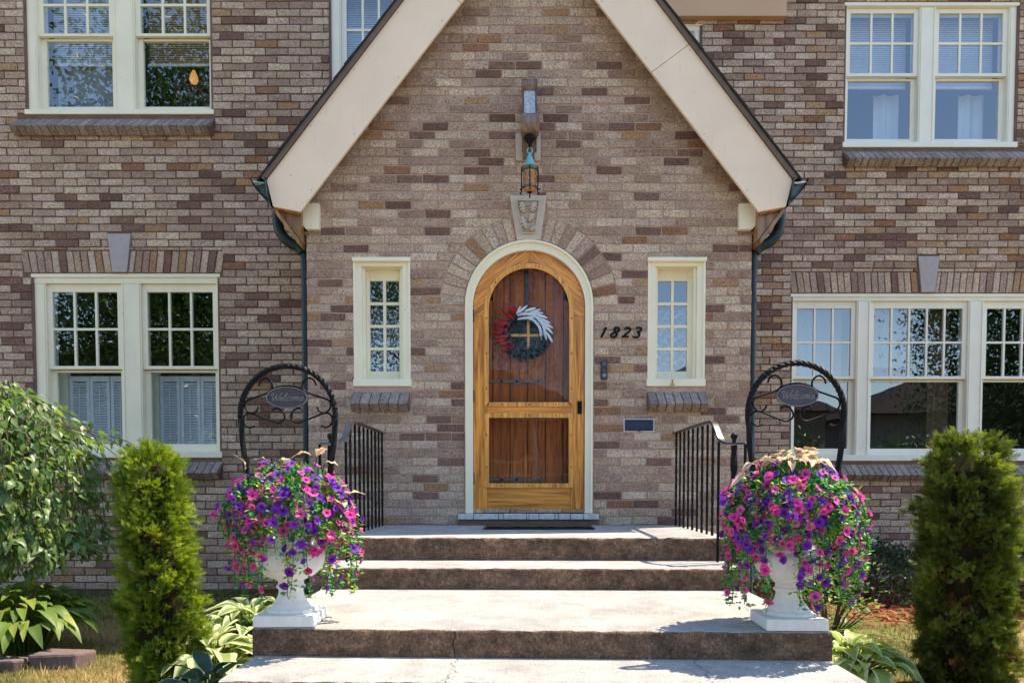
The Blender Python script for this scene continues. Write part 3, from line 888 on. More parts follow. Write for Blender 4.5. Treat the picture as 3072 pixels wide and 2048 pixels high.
def double_hung(open_, Y, units, zu, zl, head, bottom, mat='cream', label=None):
    """units: list of (glass x0, glass x1, columns); zu, zl = glass z ranges of upper and lower sash"""
    x0, x1, z0, z1 = open_
    mb = MB(); yf = Y + 0.025
    jd = 0.17
    # head, bottom and side casings, mullions between units; reveal boards behind
    gx = [(u[0] - 0.045, u[1] + 0.045) for u in units]
    xs = [x0] + [v for g_ in gx for v in g_] + [x1]
    for k in range(0, len(xs), 2):
        mb.box(xs[k], xs[k + 1], yf, yf + jd, bottom, head)
    mb.box(x0, x1, yf - 0.004, yf + jd, head, z1)
    mb.box(x0 - 0.004, x1 + 0.004, yf - 0.030, yf + jd, z0, bottom)
    for g_ in gx:   # thin stops round every unit
        mb.box(g_[0] - 0.022, g_[0] - 0.012, yf - 0.008, yf + 0.002, bottom, head - 0.002)
        mb.box(g_[1] + 0.012, g_[1] + 0.022, yf - 0.008, yf + 0.002, bottom, head - 0.002)
    mb.box(x0 - 0.002, x1 + 0.002, yf - 0.016, yf - 0.004, z1 - 0.035, z1 - 0.002)
    win = mb.build('window', M[mat], house, bevel=0.003)
    if label: win['label'] = label
    for (a, c_, n) in units:
        mr = zu[0] - zl[1]
        sash(win, a, c_, zu[0], zu[1], yf + 0.022, n, 2, rt=max(0.02, head - zu[1]), rb=mr * 0.55, mat=mat)
        sash(win, a, c_, zl[0], zl[1], yf + 0.062, 1, 1, st=0.045, rt=mr * 0.40, rb=max(0.02, zl[0] - bottom), mat=mat)
    return win
double_hung(UL, YL, [(-4.349, -3.757, 3), (-3.475, -2.880, 3)], (4.357, 4.86), (3.731, 4.311), 4.98, 3.665, 'cream')
double_hung(LL, YL, [(-4.325, -3.735, 3), (-3.463, -2.867, 3)], (1.392, 2.059), (0.683, 1.338), 2.130, 0.610, 'cream')
double_hung(UR, YR, [(3.195, 3.820, 3), (4.070, 4.700, 3)], (4.368, 4.945), (3.747, 4.313), 4.990, 3.680, 'white')
double_hung(LR, YR, [(2.708, 3.250, 3), (3.482, 4.366, 5), (4.610, 5.150, 3)], (1.393, 2.065), (0.670, 1.340), 2.135, 0.605, 'white')
double_hung(ML, YL, [(-1.625, -1.190, 3)], (4.08, 4.70), (3.78, 4.03), 4.80, 3.74, 'white')
double_hung(MR, YR, [(0.95, 1.60, 3)], (4.35, 4.70), (3.78, 4.30), 4.76, 3.74, 'white')

def casement(open_, gx, gz):
    x0, x1, z0, z1 = open_
    mb = MB(); yf = 0.012
    cw = 0.062
    # moulded outer casing, stepping back to a deep reveal
    mb.box(x0, x0 + cw, yf, yf + 0.16, z0 + 0.055, z1 - 0.06); mb.box(x1 - cw, x1, yf, yf + 0.16, z0 + 0.055, z1 - 0.06)
    mb.box(x0, x1, yf, yf + 0.16, z1 - 0.06, z1 - 0.0)
    mb.box(x0 - 0.006, x1 + 0.006, yf - 0.02, yf + 0.16, z0, z0 + 0.055)
    mb.box(x0 - 0.004, x1 + 0.004, yf - 0.030, yf, z1 - 0.028, z1 + 0.003)
    mb.box(x0, x0 + 0.018, yf - 0.014, yf, z0 + 0.055, z1 - 0.028); mb.box(x1 - 0.018, x1, yf - 0.014, yf, z0 + 0.055, z1 - 0.028)
    mb.box(x0 + cw, x0 + cw + 0.022, yf + 0.030, yf + 0.16, z0 + 0.055, z1 - 0.06); mb.box(x1 - cw - 0.022, x1 - cw, yf + 0.030, yf + 0.16, z0 + 0.055, z1 - 0.06)
    win = mb.build('window', M['cream'], house, bevel=0.003)
    sash(win, gx[0], gx[1], gz[0], gz[1], yf + 0.10, 2, 4, st=max(gx[0] - x0 - cw, x1 - cw - gx[1]) + 0.004, rt=z1 - 0.06 - gz[1], rb=gz[0] - z0 - 0.055, mu=0.022)
    return win
casement(VW[0], (-1.249, -1.020), (1.207, 1.911))
casement(VW[1], (1.012, 1.245), (1.205, 1.909))

# --- door: arched frame, oak storm door, plank door behind
def archpts(r, zc, zb, n=28, rz=None):
    rz = rz or r
    return [(-r, zb)] + [(r * math.cos(t), zc + rz * math.sin(t)) for t in np.linspace(math.pi, 0, n)] + [(r, zb)]
mb = MB()
mb.strip(archpts(0.4925, ZC, 0.092), archpts(0.434, 1.685, 0.092, rz=0.430), -0.004, 0.16)
mb.strip(archpts(0.4925, ZC, 0.092), archpts(0.476, ZC, 0.092), -0.022, -0.0042)
mb.build('door_frame', M['cream'], house, bevel=0.002)
# threshold of painted bricks
mb = MB(); mb.box(-0.545, 0.535, -0.03, 0.20, 0.0, 0.046); thr = mb.build('threshold', M['mortar_m'], house)
tx = [-0.55, -0.43, -0.235, -0.20, -0.02, 0.0, 0.075, 0.20, 0.225, 0.32, 0.42, 0.54]
for i in range(len(tx) - 1):
    a = tx[i]
    m2 = MB(); m2.box(a + 0.002, tx[i + 1] - 0.002, -0.055 + random.uniform(-.003, .003), 0.19, 0.047, 0.090 + random.uniform(-0.002, 0.0))
    m2.build('threshold_brick', M['threshold'], thr, bevel=0.004)
ys = 0.035
mb = MB()  # glazing trims of the storm door
def rect_ring(mb, x0, x1, z0, z1, w, y0, y1):
    mb.strip([(x0, z0), (x1, z0), (x1, z1), (x0, z1)], [(x0 + w, z0 + w), (x1 - w, z0 + w), (x1 - w, z1 - w), (x0 + w, z1 - w)], y0, y1, closed=True)
tw = 0.036
mb.strip(archpts(0.347, 1.672, 0.919, rz=0.350), archpts(0.311, 1.672, 0.919 + tw, rz=0.312), ys - 0.016, ys + 0.004)
mb.box(-0.347 + tw, 0.347 - tw, ys - 0.016, ys + 0.004, 0.919, 0.919 + tw)
rect_ring(mb, -0.347, 0.345, 0.289, 0.870, tw, ys - 0.016, ys + 0.004)
sdoor = mb.build('storm_door', M['wood_trim'], house, bevel=0.004)
def wpart(name, pts, mat, y0=ys, y1=ys + 0.04):
    m2 = MB(); m2.prism(pts, y0, y1); return m2.build(name, M[mat], sdoor, bevel=0.0015)
zs_ = 1.62
wpart('stile', [(-0.430, 0.094), (-0.325, 0.094), (-0.325, zs_), (-0.430, zs_)], 'wood_v')
wpart('stile', [(0.325, 0.094), (0.430, 0.094), (0.430, zs_), (0.325, zs_)], 'wood_v')
wpart('rail', [(-0.3235, 0.094), (0.3235, 0.094), (0.3235, 0.312), (-0.3235, 0.312)], 'wood_h')
wpart('rail', [(-0.3235, 0.850), (0.3235, 0.850), (0.3235, 0.940), (-0.3235, 0.940)], 'wood_h')
for s, mt in ((-1, 'wood_dl'), (1, 'wood_dr')):
    aa = np.linspace(0.0, math.pi / 2 - 0.002, 14)
    outer = [(s * 0.430, zs_ + 0.0015)] + [(s * 0.430 * math.cos(t), 1.683 + 0.428 * math.sin(t)) for t in aa]
    inner = [(s * 0.328, zs_ + 0.0015)] + [(s * 0.328 * math.cos(t), 1.672 + 0.330 * math.sin(t)) for t in aa]
    m2 = MB(); m2.strip(outer, inner, ys, ys + 0.04) if s < 0 else m2.strip(inner, outer, ys, ys + 0.04)
    m2.build('arch_segment', M[mt], sdoor)
# panes
gp = archpts(0.318, 1.672, 0.935, rz=0.320)
m2 = MB(); m2.prism(gp[::-1], ys + 0.012, ys + 0.016); m2.build('pane', M['glass_dirty'], sdoor)
m2 = MB(); m2.box(-0.318, 0.316, ys + 0.012, ys + 0.016, 0.318, 0.842); m2.build('pane', M['glass_dirty'], sdoor)
# screws of the trim
scr = MB(); scr.lathe([(0.0055, 0.0), (0.0055, 0.0015)], n=10)
scr_v = [(x, -z, y) for x, y, z in scr.v]; scr.v = scr_v
scr_me = scr.mesh('screw', M['iron'])
spots = [(x, 0.937) for x in (-0.21, 0.0, 0.21)] + [(x, 0.307) for x in (-0.21, 0, 0.21)] + [(x, 0.852) for x in (-0.21, 0, 0.21)]
spots += [(s * 0.330, z) for s in (-1, 1) for z in (1.06, 1.33, 1.60, 0.45, 0.70)]
spots += [(0.330 * math.cos(t), 1.672 + 0.331 * math.sin(t)) for t in (R(38), R(76), R(104), R(142))]
for (x, z) in spots: link_mesh('screw', scr_me, sdoor, (x, ys - 0.0165, z))
m2 = MB(); m2.box(0.378, 0.412, ys - 0.008, ys, 0.865, 0.965); m2.tube([(0.396, ys - 0.008, 0.938), (0.396, ys - 0.045, 0.938)], 0.007, 8)
m2.lathe([(0.001, -0.014), (0.011, -0.011), (0.015, 0), (0.011, 0.011), (0.001, 0.014)], (0.396, ys - 0.05, 0.938), 12)
m2.build('door_handle', M['iron'], sdoor, smooth=False, bevel=0.002)
for z in (0.36, 1.0, 1.62):
    m2 = MB(); m2.tube([(-0.433, ys - 0.008, z - 0.045), (-0.433, ys - 0.008, z + 0.045)], 0.007, 8); m2.build('hinge', M['iron'], sdoor)
yp = 0.125
m2 = MB(); m2.strip(archpts(0.470, ZC, 0.07, rz=0.45), archpts(0.36, ZC, 0.07, rz=0.355), yp + 0.012, yp + 0.05); pdoor = m2.build('plank_door', M['plank'], house)
px = [-0.47, -0.285, -0.148, -0.008, 0.131, 0.272, 0.47]
for k, (a, c_) in enumerate(zip(px[:-1], px[1:])):
    a2, c2 = a + 0.0025, c_ - 0.0025
    if k in (2, 3):   # planks either side of the little window
        xa, xb = a2, c2
        wz0, wz1 = 1.36, 1.62
        for (z0, z1) in ((0.07, wz0), (wz1, 2.13)):
            m3 = MB(); m3.box(a2, c2, yp, yp + 0.035, z0, z1); m3.build('plank', M['plank'], pdoor, bevel=0.003)
        edge = (a2, -0.140) if k == 2 else (0.124, c2)
        m3 = MB(); m3.box(edge[0], edge[1], yp, yp + 0.035, wz0, wz1); m3.build('plank', M['plank'], pdoor)
    else:
        zt = 1.70 + 0.43 * math.sin(math.acos(min(0.999, max(abs(a), abs(c_)) / 0.475)))
        m3 = MB(); m3.box(a2, c2, yp, yp + 0.035, 0.07, max(1.72, zt)); m3.build('plank', M['plank'], pdoor, bevel=0.003)
m3 = MB(); m3.box(-0.0145, 0.0055, yp - 0.004, yp + 0.03, 1.36, 1.62); m3.build('muntin', M['wood_trim'], pdoor)
m3 = MB(); m3.box(-0.140, 0.124, yp - 0.002, yp + 0.026, 1.480, 1.500); m3.build('muntin', M['wood_trim'], pdoor)
pane(pdoor, -0.140, 0.124, yp + 0.027, 1.36, 1.62, M['glass_dirty'])
for z in (1.128, 0.355):
    m3 = MB(); y0, y1 = yp - 0.010, yp - 0.0005
    m3.prism([(-0.34, z - 0.011), (0.062, z - 0.011), (0.078, z - 0.026), (0.086, z - 0.011), (0.108, z - 0.014), (0.108, z + 0.014), (0.086, z + 0.011), (0.078, z + 0.026), (0.062, z + 0.011), (-0.34, z + 0.011)], y0, y1)
    dia = [(0.040 * math.cos(t) * (1.0 if k % 2 == 0 else 0.62), 0.044 * math.sin(t) * (1.0 if k % 2 == 0 else 0.62)) for k, t in enumerate(np.linspace(0, 2 * math.pi, 9)[:-1])]
    m3.prism([(-0.095 + x, z + q) for x, q in dia], y0 - 0.004, y0 - 0.0005)
    h = m3.build('strap_hinge', M['antique'], pdoor)
    for x in (-0.215, -0.095, 0.076):
        m4 = MB(); m4.box(x - 0.008, x + 0.008, y0 - 0.012, y0 - 0.0045, z - 0.008, z + 0.008); m4.build('bolt', M['iron'], h)

# --- porch roof: verge boards, eave boards, shingles, gutters, downspouts
OV = -0.17
BOARDS = []
for s in (-1, 1):
    m2 = MB()
    out_pk, in_pk = 3.894 + 0.912 * SLOPE, 3.894 + 0.479 * SLOPE
    P = [(0.0, in_pk), (s * 1.709, 2.345), (s * 1.909, 2.383), (s * 1.955, 2.575), (0.0, out_pk)]
    P = P if s > 0 else P[::-1]
    # two boards butted together part way up
    cut = lambda f: [(s * (0.479 + (3.894 - f) / SLOPE), f), (s * (0.912 + (3.894 - f - 0.20) / SLOPE), f + 0.20)]
    f_ = 3.36 if s > 0 else 3.86
    ci, co = cut(f_); d_ = 0.0015
    lowb = [(s * 1.709, 2.345), (s * 1.909, 2.383), (s * 1.955, 2.575), (co[0] + s * d_, co[1] - d_), (ci[0] + s * d_, ci[1] - d_)]
    topb = [(ci[0] - s * d_, ci[1] + d_), (co[0] - s * d_, co[1] + d_), (0.0, out_pk), (0.0, in_pk)]
    for Q in (lowb, topb):
        mq = MB(); mq.prism(Q if s > 0 else Q[::-1], OV, OV + 0.028); vb = mq.build('verge_board', M['rake'], house, bevel=0.002); BOARDS.append((vb, s, Q is lowb, f_))
    # brown drip strip and roof deck
    m2 = MB(); t1, t2 = 0.004, 0.034
    nx, nz = s * SLOPE / math.hypot(1, SLOPE), 1 / math.hypot(1, SLOPE)
    e0 = (s * 1.955, 2.575); pk = (0.0, out_pk)
    dx, dz = s / math.hypot(1, SLOPE), -SLOPE / math.hypot(1, SLOPE)
    e0 = (e0[0] + dx * 0.012, e0[1] + dz * 0.012)
    P = [(e0[0] + nx * t1, e0[1] + nz * t1), (e0[0] + nx * t2, e0[1] + nz * t2), (0.0, pk[1] + t2 / nz), (0.0, pk[1] + t1 / nz)]
    P = P if s > 0 else P[::-1]
    m2.prism(P, OV - 0.022, 1.9 if s > 0 else 1.2)
    m2.build('roof_deck', M['fascia'], house)
    # shingle courses, each a little proud of the one above it
    sh = MB(); Ls = math.hypot(pk[0] - e0[0], pk[1] - e0[1]) + 0.05; k = 0; u = -0.03
    yend = 1.95 if s > 0 else 1.25
    while u < Ls + 0.02:
        y = OV - 0.035 + random.uniform(-0.004, 0.004)
        while y < yend:
            wd = random.uniform(0.16, 0.24); y2 = min(y + wd, yend)
            th = random.uniform(0.011, 0.018); bt = 0.035
            v = []
            for yy in (y + 0.002, y2 - 0.002):
                for (uu, tt) in ((u, bt), (u, bt + th), (u + 0.30, bt + 0.004 + th * 0.2), (u + 0.30, bt)):
                    uu = min(uu, Ls)
                    v.append((e0[0] - dx * uu + nx * tt, yy, e0[1] - dz * uu + nz * tt))
            sh.add(v, [(0, 1, 2, 3), (7, 6, 5, 4), (0, 4, 5, 1), (1, 5, 6, 2), (2, 6, 7, 3), (3, 7, 4, 0)])
            y = y2
        u += 0.132; k += 1
    o = sh.build('shingles', M['shingle'], house); o['kind'] = 'stuff'
    # eave: raw boards sloping from the verge board back to the wall, blocked by a painted beam end
    m2 = MB()
    yb_ = (YL if s < 0 else YR)
    pts = [(1.735, 2.335), (1.905, 2.375), (1.945, 2.52), (1.66, 2.52)]
    P = [(s * x, z) for x, z in pts]; P = P if s > 0 else P[::-1]
    m2.prism(P, OV + 0.029, OV + 0.06)
    m2.build('eave_block', M['soffit'], house)
    m2 = MB(); P = [(s * x, z) for x, z in [(1.722, 2.145), (1.738, 2.12), (1.925, 2.375), (1.905, 2.39)]]; P = P if s > 0 else P[::-1]
    m2.prism(P, OV + 0.035, yb_); m2.build('eave_board', M['soffit'], house)
    m2 = MB(); P = [(s * x, z) for x, z in [(1.720, 2.15), (1.724, 2.50), (1.885, 2.50), (1.885, 2.365)]]; P = P[::-1] if s > 0 else P
    m2.prism(P, OV + 0.065, yb_); m2.build('eave_board', M['soffit'], house)
    m2 = MB(); P = [(s * x, z) for x, z in [(1.601, 2.258), (1.700, 2.258), (1.735, 2.30), (1.765, 2.325), (1.775, 2.355), (1.778, 2.453), (1.601, 2.453)]]; P = P if s > 0 else P[::-1]
    m2.prism(P, -0.045, 0.02); m2.build('beam_end', M['cream'], house, bevel=0.002)
    # gutter with a closed end
    m2 = MB(); gy0 = OV - 0.05
    prof = [(1.925, 2.385), (1.965, 2.43), (2.01, 2.48), (2.045, 2.535), (2.058, 2.566), (2.050, 2.572), (2.036, 2.54), (2.0, 2.486), (1.955, 2.44), (1.935, 2.43), (1.955, 2.575), (1.945, 2.578)]
    P = [(s * x, z) for x, z in prof]
    n = len(P)
    for i in range(n - 1):
        (xa, za), (xb, zb) = P[i], P[i + 1]
        v = [(xa, gy0, za), (xb, gy0, zb), (xb, yb_, zb), (xa, yb_, za)]
        m2.add(v, [(0, 1, 2, 3)])
    endcap = [(s * x, z) for x, z in [(1.925, 2.385), (1.965, 2.43), (2.01, 2.48), (2.045, 2.535), (1.952, 2.55)]]
    endcap = endcap if s > 0 else endcap[::-1]
    m2.prism(endcap, gy0 + 0.05, gy0 + 0.054)
    gt = m2.build('gutter', M['copper'], house)
    m2 = MB(); m2.tube([(s * 1.962, gy0 + 0.03, 2.545), (s * 2.05, gy0 + 0.03, 2.553)], 0.008, 8); m2.build('gutter_lip', M['verdigris' if s < 0 else 'caulk'], gt)
    # downspout: corrugated elbow, then straight down in the corner
    yd = 0.06
    path = catmull([(s * 1.945, yd, 2.43), (s * 1.948, yd, 2.36), (s * 1.93, yd, 2.27), (s * 1.868, yd, 2.195), (s * 1.795, yd, 2.16), (s * 1.755, yd, 2.12)], 7)
    rr = [0.040 + (0.0025 if i % 2 else -0.0015) for i in range(len(path))]
    m2 = MB(); m2.tube(path, rr, 14); ds = m2.build('downspout', M['downspout'], house, smooth=True)
    xp = 1.741
    m2 = MB(); m2.tube([(s * 1.755, yd, 2.14), (s * (xp + 0.004), yd, 2.06), (s * xp, yd, 1.9), (s * xp, yd, -0.55), (s * (xp + 0.08), yd - 0.02, -0.62)], 0.030, 12); m2.build('pipe', M['downspout'], ds, smooth=True)
    for z in (1.75, 0.4):
        m2 = MB(); m2.tube([(s * xp, yd, z - 0.012), (s * xp, yd, z + 0.012)], 0.034, 12); m2.build('pipe_strap', M['downspout'], ds)

for (vb, s, low, f_) in BOARDS:
    z = 2.50 if low else f_ + 0.10
    while z < (f_ - 0.05 if low else 4.3):
        for off in (0.035, 0.36):
            x = 0.479 + (3.894 - z) / SLOPE + off
            zz = z + (0.06 if off > 0.1 else 0)
            if x < 1.90 and zz > 2.44: link_mesh('nail', scr_me, vb, (s * x, OV - 0.001, zz)).scale = (0.55, 1, 0.55)
        z += 0.41
# --- tan panel high on the right wall
m2 = MB(); m2.box(0.55, 2.522, YR - 0.07, YR + 0.012, 4.848, 5.29); m2.box(0.55, 2.535, YR - 0.085, YR - 0.071, 5.22, 5.29)
m2.build('spandrel_panel', M['tan'], house, bevel=0.003)
# --- shell of the house behind the front walls: floors, back, sides, main roof
m2 = MB()
m2.box(-7.5, 8.0, 7.9, 8.1, ZB, ZT); m2.box(-7.6, -7.5, YL, 8.1, ZB, ZT); m2.box(8.0, 8.1, YR, 8.1, ZB, ZT)
m2.box(0.2, 0.298, YL + 0.27, YR + 0.27, ZB, ZT)
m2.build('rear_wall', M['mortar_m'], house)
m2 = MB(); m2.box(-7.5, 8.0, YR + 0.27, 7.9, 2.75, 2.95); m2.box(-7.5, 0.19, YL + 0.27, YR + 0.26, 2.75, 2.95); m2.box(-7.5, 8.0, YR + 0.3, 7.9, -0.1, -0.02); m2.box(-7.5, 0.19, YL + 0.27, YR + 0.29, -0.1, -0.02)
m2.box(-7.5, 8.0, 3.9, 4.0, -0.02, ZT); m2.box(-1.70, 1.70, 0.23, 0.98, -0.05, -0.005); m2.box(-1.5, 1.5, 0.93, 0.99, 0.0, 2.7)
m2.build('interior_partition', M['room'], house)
for (xa, xb, Y) in ((-7.9, 0.30, YL), (0.30, 8.4, YR)):
    ye = Y - 0.14
    m2 = MB()
    for (pa, pb) in (((ye, ZT + 0.02), (4.8, 8.2)), ((4.8, 8.2), (8.5, ZT + 0.02))):
        v = [(xa, pa[0], pa[1]), (xb, pa[0], pa[1]), (xb, pb[0], pb[1]), (xa, pb[0], pb[1])]
        v += [(x, y, z + 0.14) for x, y, z in v]
        m2.hexa(v)
    for xe in (xa + 0.42, xb - 0.52):
        m2.add([(xe, Y + 0.1, ZT), (xe, 8.0, ZT), (xe, 4.8, 8.15)], [(0, 1, 2)])
    m2.box(xa, xb, ye, Y + 0.3, ZT + 0.001, ZT + 0.02)
    m2.build('main_roof', M['shingle'], house)

# ------------------------------------------------------------------ concrete steps
steps = empty('concrete_steps', (0, -1.6, GZ), 'worn concrete entrance steps with pale treads and dark weathered risers', 'steps')
def slab(name, x0, x1, yb, yf, z0, z1, skew, mt, mr):
    """one block with a softened, chipped front edge; top in slot 0, vertical faces in slot 1"""
    mb = MB(); nx = 90
    rs = np.random.default_rng(int(abs(yf) * 1000))
    ph = rs.uniform(0, 6.28, 6)
    def chip(x, k): 
        v = 0.0022 * math.sin(x * 23 + ph[0] + k) + 0.0016 * math.sin(x * 61 + ph[1]) + rs.normal() * 0.0013
        return v
    prof_n = 7
    rows = []
    for i in range(nx + 1):
        x = x0 + (x1 - x0) * i / nx
        yfx = yf + skew * x
        big = max(0, rs.normal() - 1.55) * 0.014
        r_ = 0.012 + big
        pts = [(yb, z1, 0), (yb + (yfx - yb) * 0.5, z1 + 0.001 * math.sin(x * 3 + ph[2]), 0), (yfx + r_ * 1.6, z1 - 0.0006, 0),
               (yfx + r_ * 0.45 + chip(x, 1), z1 - r_ * 0.35 + chip(x, 2) * 0.6, 0), (yfx + chip(x, 0) * 0.7, z1 - r_ * 1.1, 1),
               (yfx + 0.001 * math.sin(x * 9 + ph[3]), (z0 + z1) / 2, 1), (yfx + 0.004 + chip(x, 3) * 0.4, z0, 1)]
        rows.append([(x, y, z) for y, z, _ in pts])
    v = [p for row in rows for p in row]
    mb.v = v
    k = prof_n
    for i in range(nx):
        for j in range(k - 1):
            a = i * k + j
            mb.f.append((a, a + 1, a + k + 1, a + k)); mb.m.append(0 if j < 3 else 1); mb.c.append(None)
    for i, flip in ((0, True), (nx, False)):
        idx = [i * k + j for j in range(k)]
        b0 = len(mb.v); mb.v.append((rows[i][0][0], yb, z0))
        f = idx + [b0]
        mb.f.append(tuple(f if not flip else f[::-1])); mb.m.append(1); mb.c.append(None)
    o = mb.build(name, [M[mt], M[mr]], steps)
    o.data.polygons.foreach_set('use_smooth', [True] * len(o.data.polygons)); o.data.set_sharp_from_angle(angle=R(50))
    return o
Z1, Z2, Z3 = -0.141, -0.262, -0.378
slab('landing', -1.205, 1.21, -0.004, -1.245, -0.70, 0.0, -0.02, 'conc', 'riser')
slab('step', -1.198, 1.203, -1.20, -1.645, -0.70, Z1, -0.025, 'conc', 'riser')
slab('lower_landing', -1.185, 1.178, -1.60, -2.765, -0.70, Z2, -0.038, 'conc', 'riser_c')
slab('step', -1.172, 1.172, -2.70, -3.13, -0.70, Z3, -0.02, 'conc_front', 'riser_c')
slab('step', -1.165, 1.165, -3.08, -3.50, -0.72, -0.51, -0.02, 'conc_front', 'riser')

# door mat
mb = MB()
nx, ny = 60, 16
for i in range(nx + 1):
    for j in range(ny + 1):
        mb.v.append((-0.315 + 0.76 * i / nx, -0.12 - 0.40 * j / ny, 0.016 + random.uniform(0, 0.005)))
for i in range(nx):
    for j in range(ny):
        a = i * (ny + 1) + j; mb.f.append((a, a + ny + 1, a + ny + 2, a + 1)[::-1]); mb.m.append(0); mb.c.append(None)
mb.box(-0.33, 0.46, -0.535, -0.105, 0.0012, 0.012, 1)
o = mb.build('doormat', [M['mat'], M['black']]); tag(o, 'thin brown coir doormat on the landing in front of the door', 'doormat')

# ------------------------------------------------------------------ iron handrails
def handrail(s, label):
    t = empty('handrail', (s * 1.14, -0.7, 0), label, 'handrail', 'iron handrails beside the landing')
    xw = 1.122 * s
    # flat top bar: level along the landing, S-curve down over the step
    cl = [(xw, -0.03, 0.715), (xw, -0.10, 0.708), (xw, -0.18, 0.712), (xw * 1.0, -0.6, 0.716), (xw, -1.05, 0.716), (xw, -1.17, 0.706), (xw * 1.003, -1.245, 0.655), (xw * 1.008, -1.30, 0.600), (xw * 1.025, -1.345, 0.572), (xw * 1.05, -1.39, 0.564), (xw * 1.11, -1.415, 0.564)]
    cl = catmull(cl, 5)
    mb = MB(); w = 0.021; th = 0.006
    n = len(cl)
    v = []
    for i, p in enumerate(cl):
        tx = Vector(cl[min(i + 1, n - 1)]) - Vector(cl[max(i - 1, 0)]); tx.normalize()
        sd = tx.cross(Vector((0, 0, 1)))
        if sd.length < 0.15: sd = Vector((1, 0, 0))
        sd.normalize(); up = sd.cross(tx); P = Vector(p)
        v += [P - sd * w - up * th, P + sd * w - up * th, P + sd * w * 0.8 + up * th, P - sd * w * 0.8 + up * th]
    f = []
    for i in range(n - 1):
        for k in range(4):
            l = (k + 1) % 4
            f.append((i * 4 + k, i * 4 + l, i * 4 + 4 + l, i * 4 + 4 + k))
    f += [(3, 2, 1, 0), ((n - 1) * 4, (n - 1) * 4 + 1, (n - 1) * 4 + 2, (n - 1) * 4 + 3)]
    mb.add(v, f); mb.build('top_rail', M['railtop'], t, auto=35)
    ys_ = [-0.10 - 0.1275 * k for k in range(9)]
    for k, y in enumerate(ys_):
        z1 = 0.705 if y > -1.1 else 0.690
        twisted = (k % 2 == 0)
        mb = MB()
        m_ = 40 if twisted else 2
        mb.tube([(xw + 0.012 * s * (y / -1.1), y, 0.001 + (z1 - 0.001) * i / (m_ - 1)) for i in range(m_)], 0.0095 if twisted else 0.0088, 4, twist=0.42 if twisted else 0, square=True)
        mb.build('baluster', M['iron'], t)
    mb = MB(); mb.tube([(s * 1.112, -1.335, Z1 - 0.002), (s * 1.112, -1.335, 0.578)], 0.0095, 4, square=True); mb.build('baluster', M['iron'], t)
    # newel post of twisted bar with a ball on top
    mb = MB(); px_, py_ = s * 1.187, -1.392
    mb.tube([(px_, py_, Z1 - 0.002 + (0.555 - Z1) * i / 50) for i in range(51)], 0.021, 4, twist=0.16, square=True)
    mb.build('newel_post', M['iron'], t)
    mb = MB(); mb.lathe([(0.012, 0), (0.010, 0.012), (0.017, 0.022), (0.022, 0.036), (0.017, 0.050), (0.003, 0.057)], (px_, py_, 0.571), 14); mb.build('ball_finial', M['iron'], t, smooth=True)
    mb = MB(); mb.tube([(s * 1.247, -1.413, Z1 - 0.4), (s * 1.247, -1.413, 0.559)], 0.0095, 4, square=True); mb.build('baluster', M['iron'], t)
    return t
handrail(-1, 'black iron handrail with twisted bars on the left of the landing, behind the left urn')
handrail(1, 'black iron handrail with twisted bars on the right of the landing, below the house number')

# ------------------------------------------------------------------ urns
def urn(cx, cy, rot, label):
    t = empty('urn', (cx, cy, Z2), label, 'urn', 'white urns on the steps')
    ca, sa = math.cos(rot), math.sin(rot)
    def RT(x, y): return (cx + x * ca - y * sa, cy + x * sa + y * ca)
    mb = MB(); h = 0.125
    P = [(-h, -h), (h, -h), (h, h), (-h, h)]
    v = [(*RT(x, y), Z2 + 0.001) for x, y in P] + [(*RT(x * 0.985, y * 0.985), Z2 + 0.048) for x, y in P]
    mb.hexa(v); mb.build('plinth', M['urn'], t, bevel=0.004)
    mb = MB()
    prof = [(0.100, 0.0483), (0.101, 0.058), (0.094, 0.066), (0.086, 0.070), (0.078, 0.083), (0.064, 0.100), (0.055, 0.118), (0.051, 0.138), (0.055, 0.148), (0.060, 0.151), (0.060, 0.160), (0.054, 0.164), (0.053, 0.182)]
    mb.lathe(catmull(prof, 3), (cx, cy, Z2), 40); mb.build('foot', M['urn'], t, smooth=True)
    mb = MB()
    prof = [(0.052, 0.180), (0.066, 0.188), (0.092, 0.202), (0.117, 0.226), (0.132, 0.254), (0.136, 0.280), (0.132, 0.300), (0.122, 0.316), (0.122, 0.326), (0.112, 0.334), (0.108, 0.36), (0.110, 0.40), (0.118, 0.45), (0.132, 0.500), (0.150, 0.535), (0.162, 0.548), (0.165, 0.556), (0.156, 0.560), (0.145, 0.545), (0.14, 0.52)]
    wob = lambda i, a: 1 + (0.012 * math.cos(a * 24) if 3 < i < 22 else 0)
    mb.lathe(catmull(prof, 3), (cx, cy, Z2), 96, wob=wob); mb.build('bowl', M['urn'], t, smooth=True)
    mb = MB(); mb.lathe([(0.135, 0.50), (0.135, 0.525)], (cx, cy, Z2), 32); mb.build('soil', M['core'], t)
    for k in range(8):      # acanthus leaves in relief round the bowl
        a = rot + k * math.pi / 4 + 0.35
        mb = MB(); L = 9
        v = []; f = []
        for i in range(L + 1):
            q = i / L; z = 0.19 + 0.115 * q
            rr = np.interp(z, [p[1] for p in prof], [p[0] for p in prof]) + 0.004 + 0.010 * max(0, q - 0.7)
            hw_ = 0.030 * math.sin(math.pi * min(1, 0.12 + 0.88 * q)) * (1 + 0.25 * math.cos(q * 26))
            for u_ in (-1, 0, 1):
                aa = a + u_ * hw_ / rr
                r2 = rr + (0.005 if u_ == 0 else 0) - (0.007 if u_ else 0)
                v.append((cx + r2 * math.cos(aa), cy + r2 * math.sin(aa), Z2 + z))
        for i in range(L):
            for u_ in (0, 1):
                b0 = i * 3 + u_; f.append((b0, b0 + 1, b0 + 4, b0 + 3))
        mb.add(v, f); mb.build('acanthus_leaf', M['urn'], t, smooth=True)
    return t
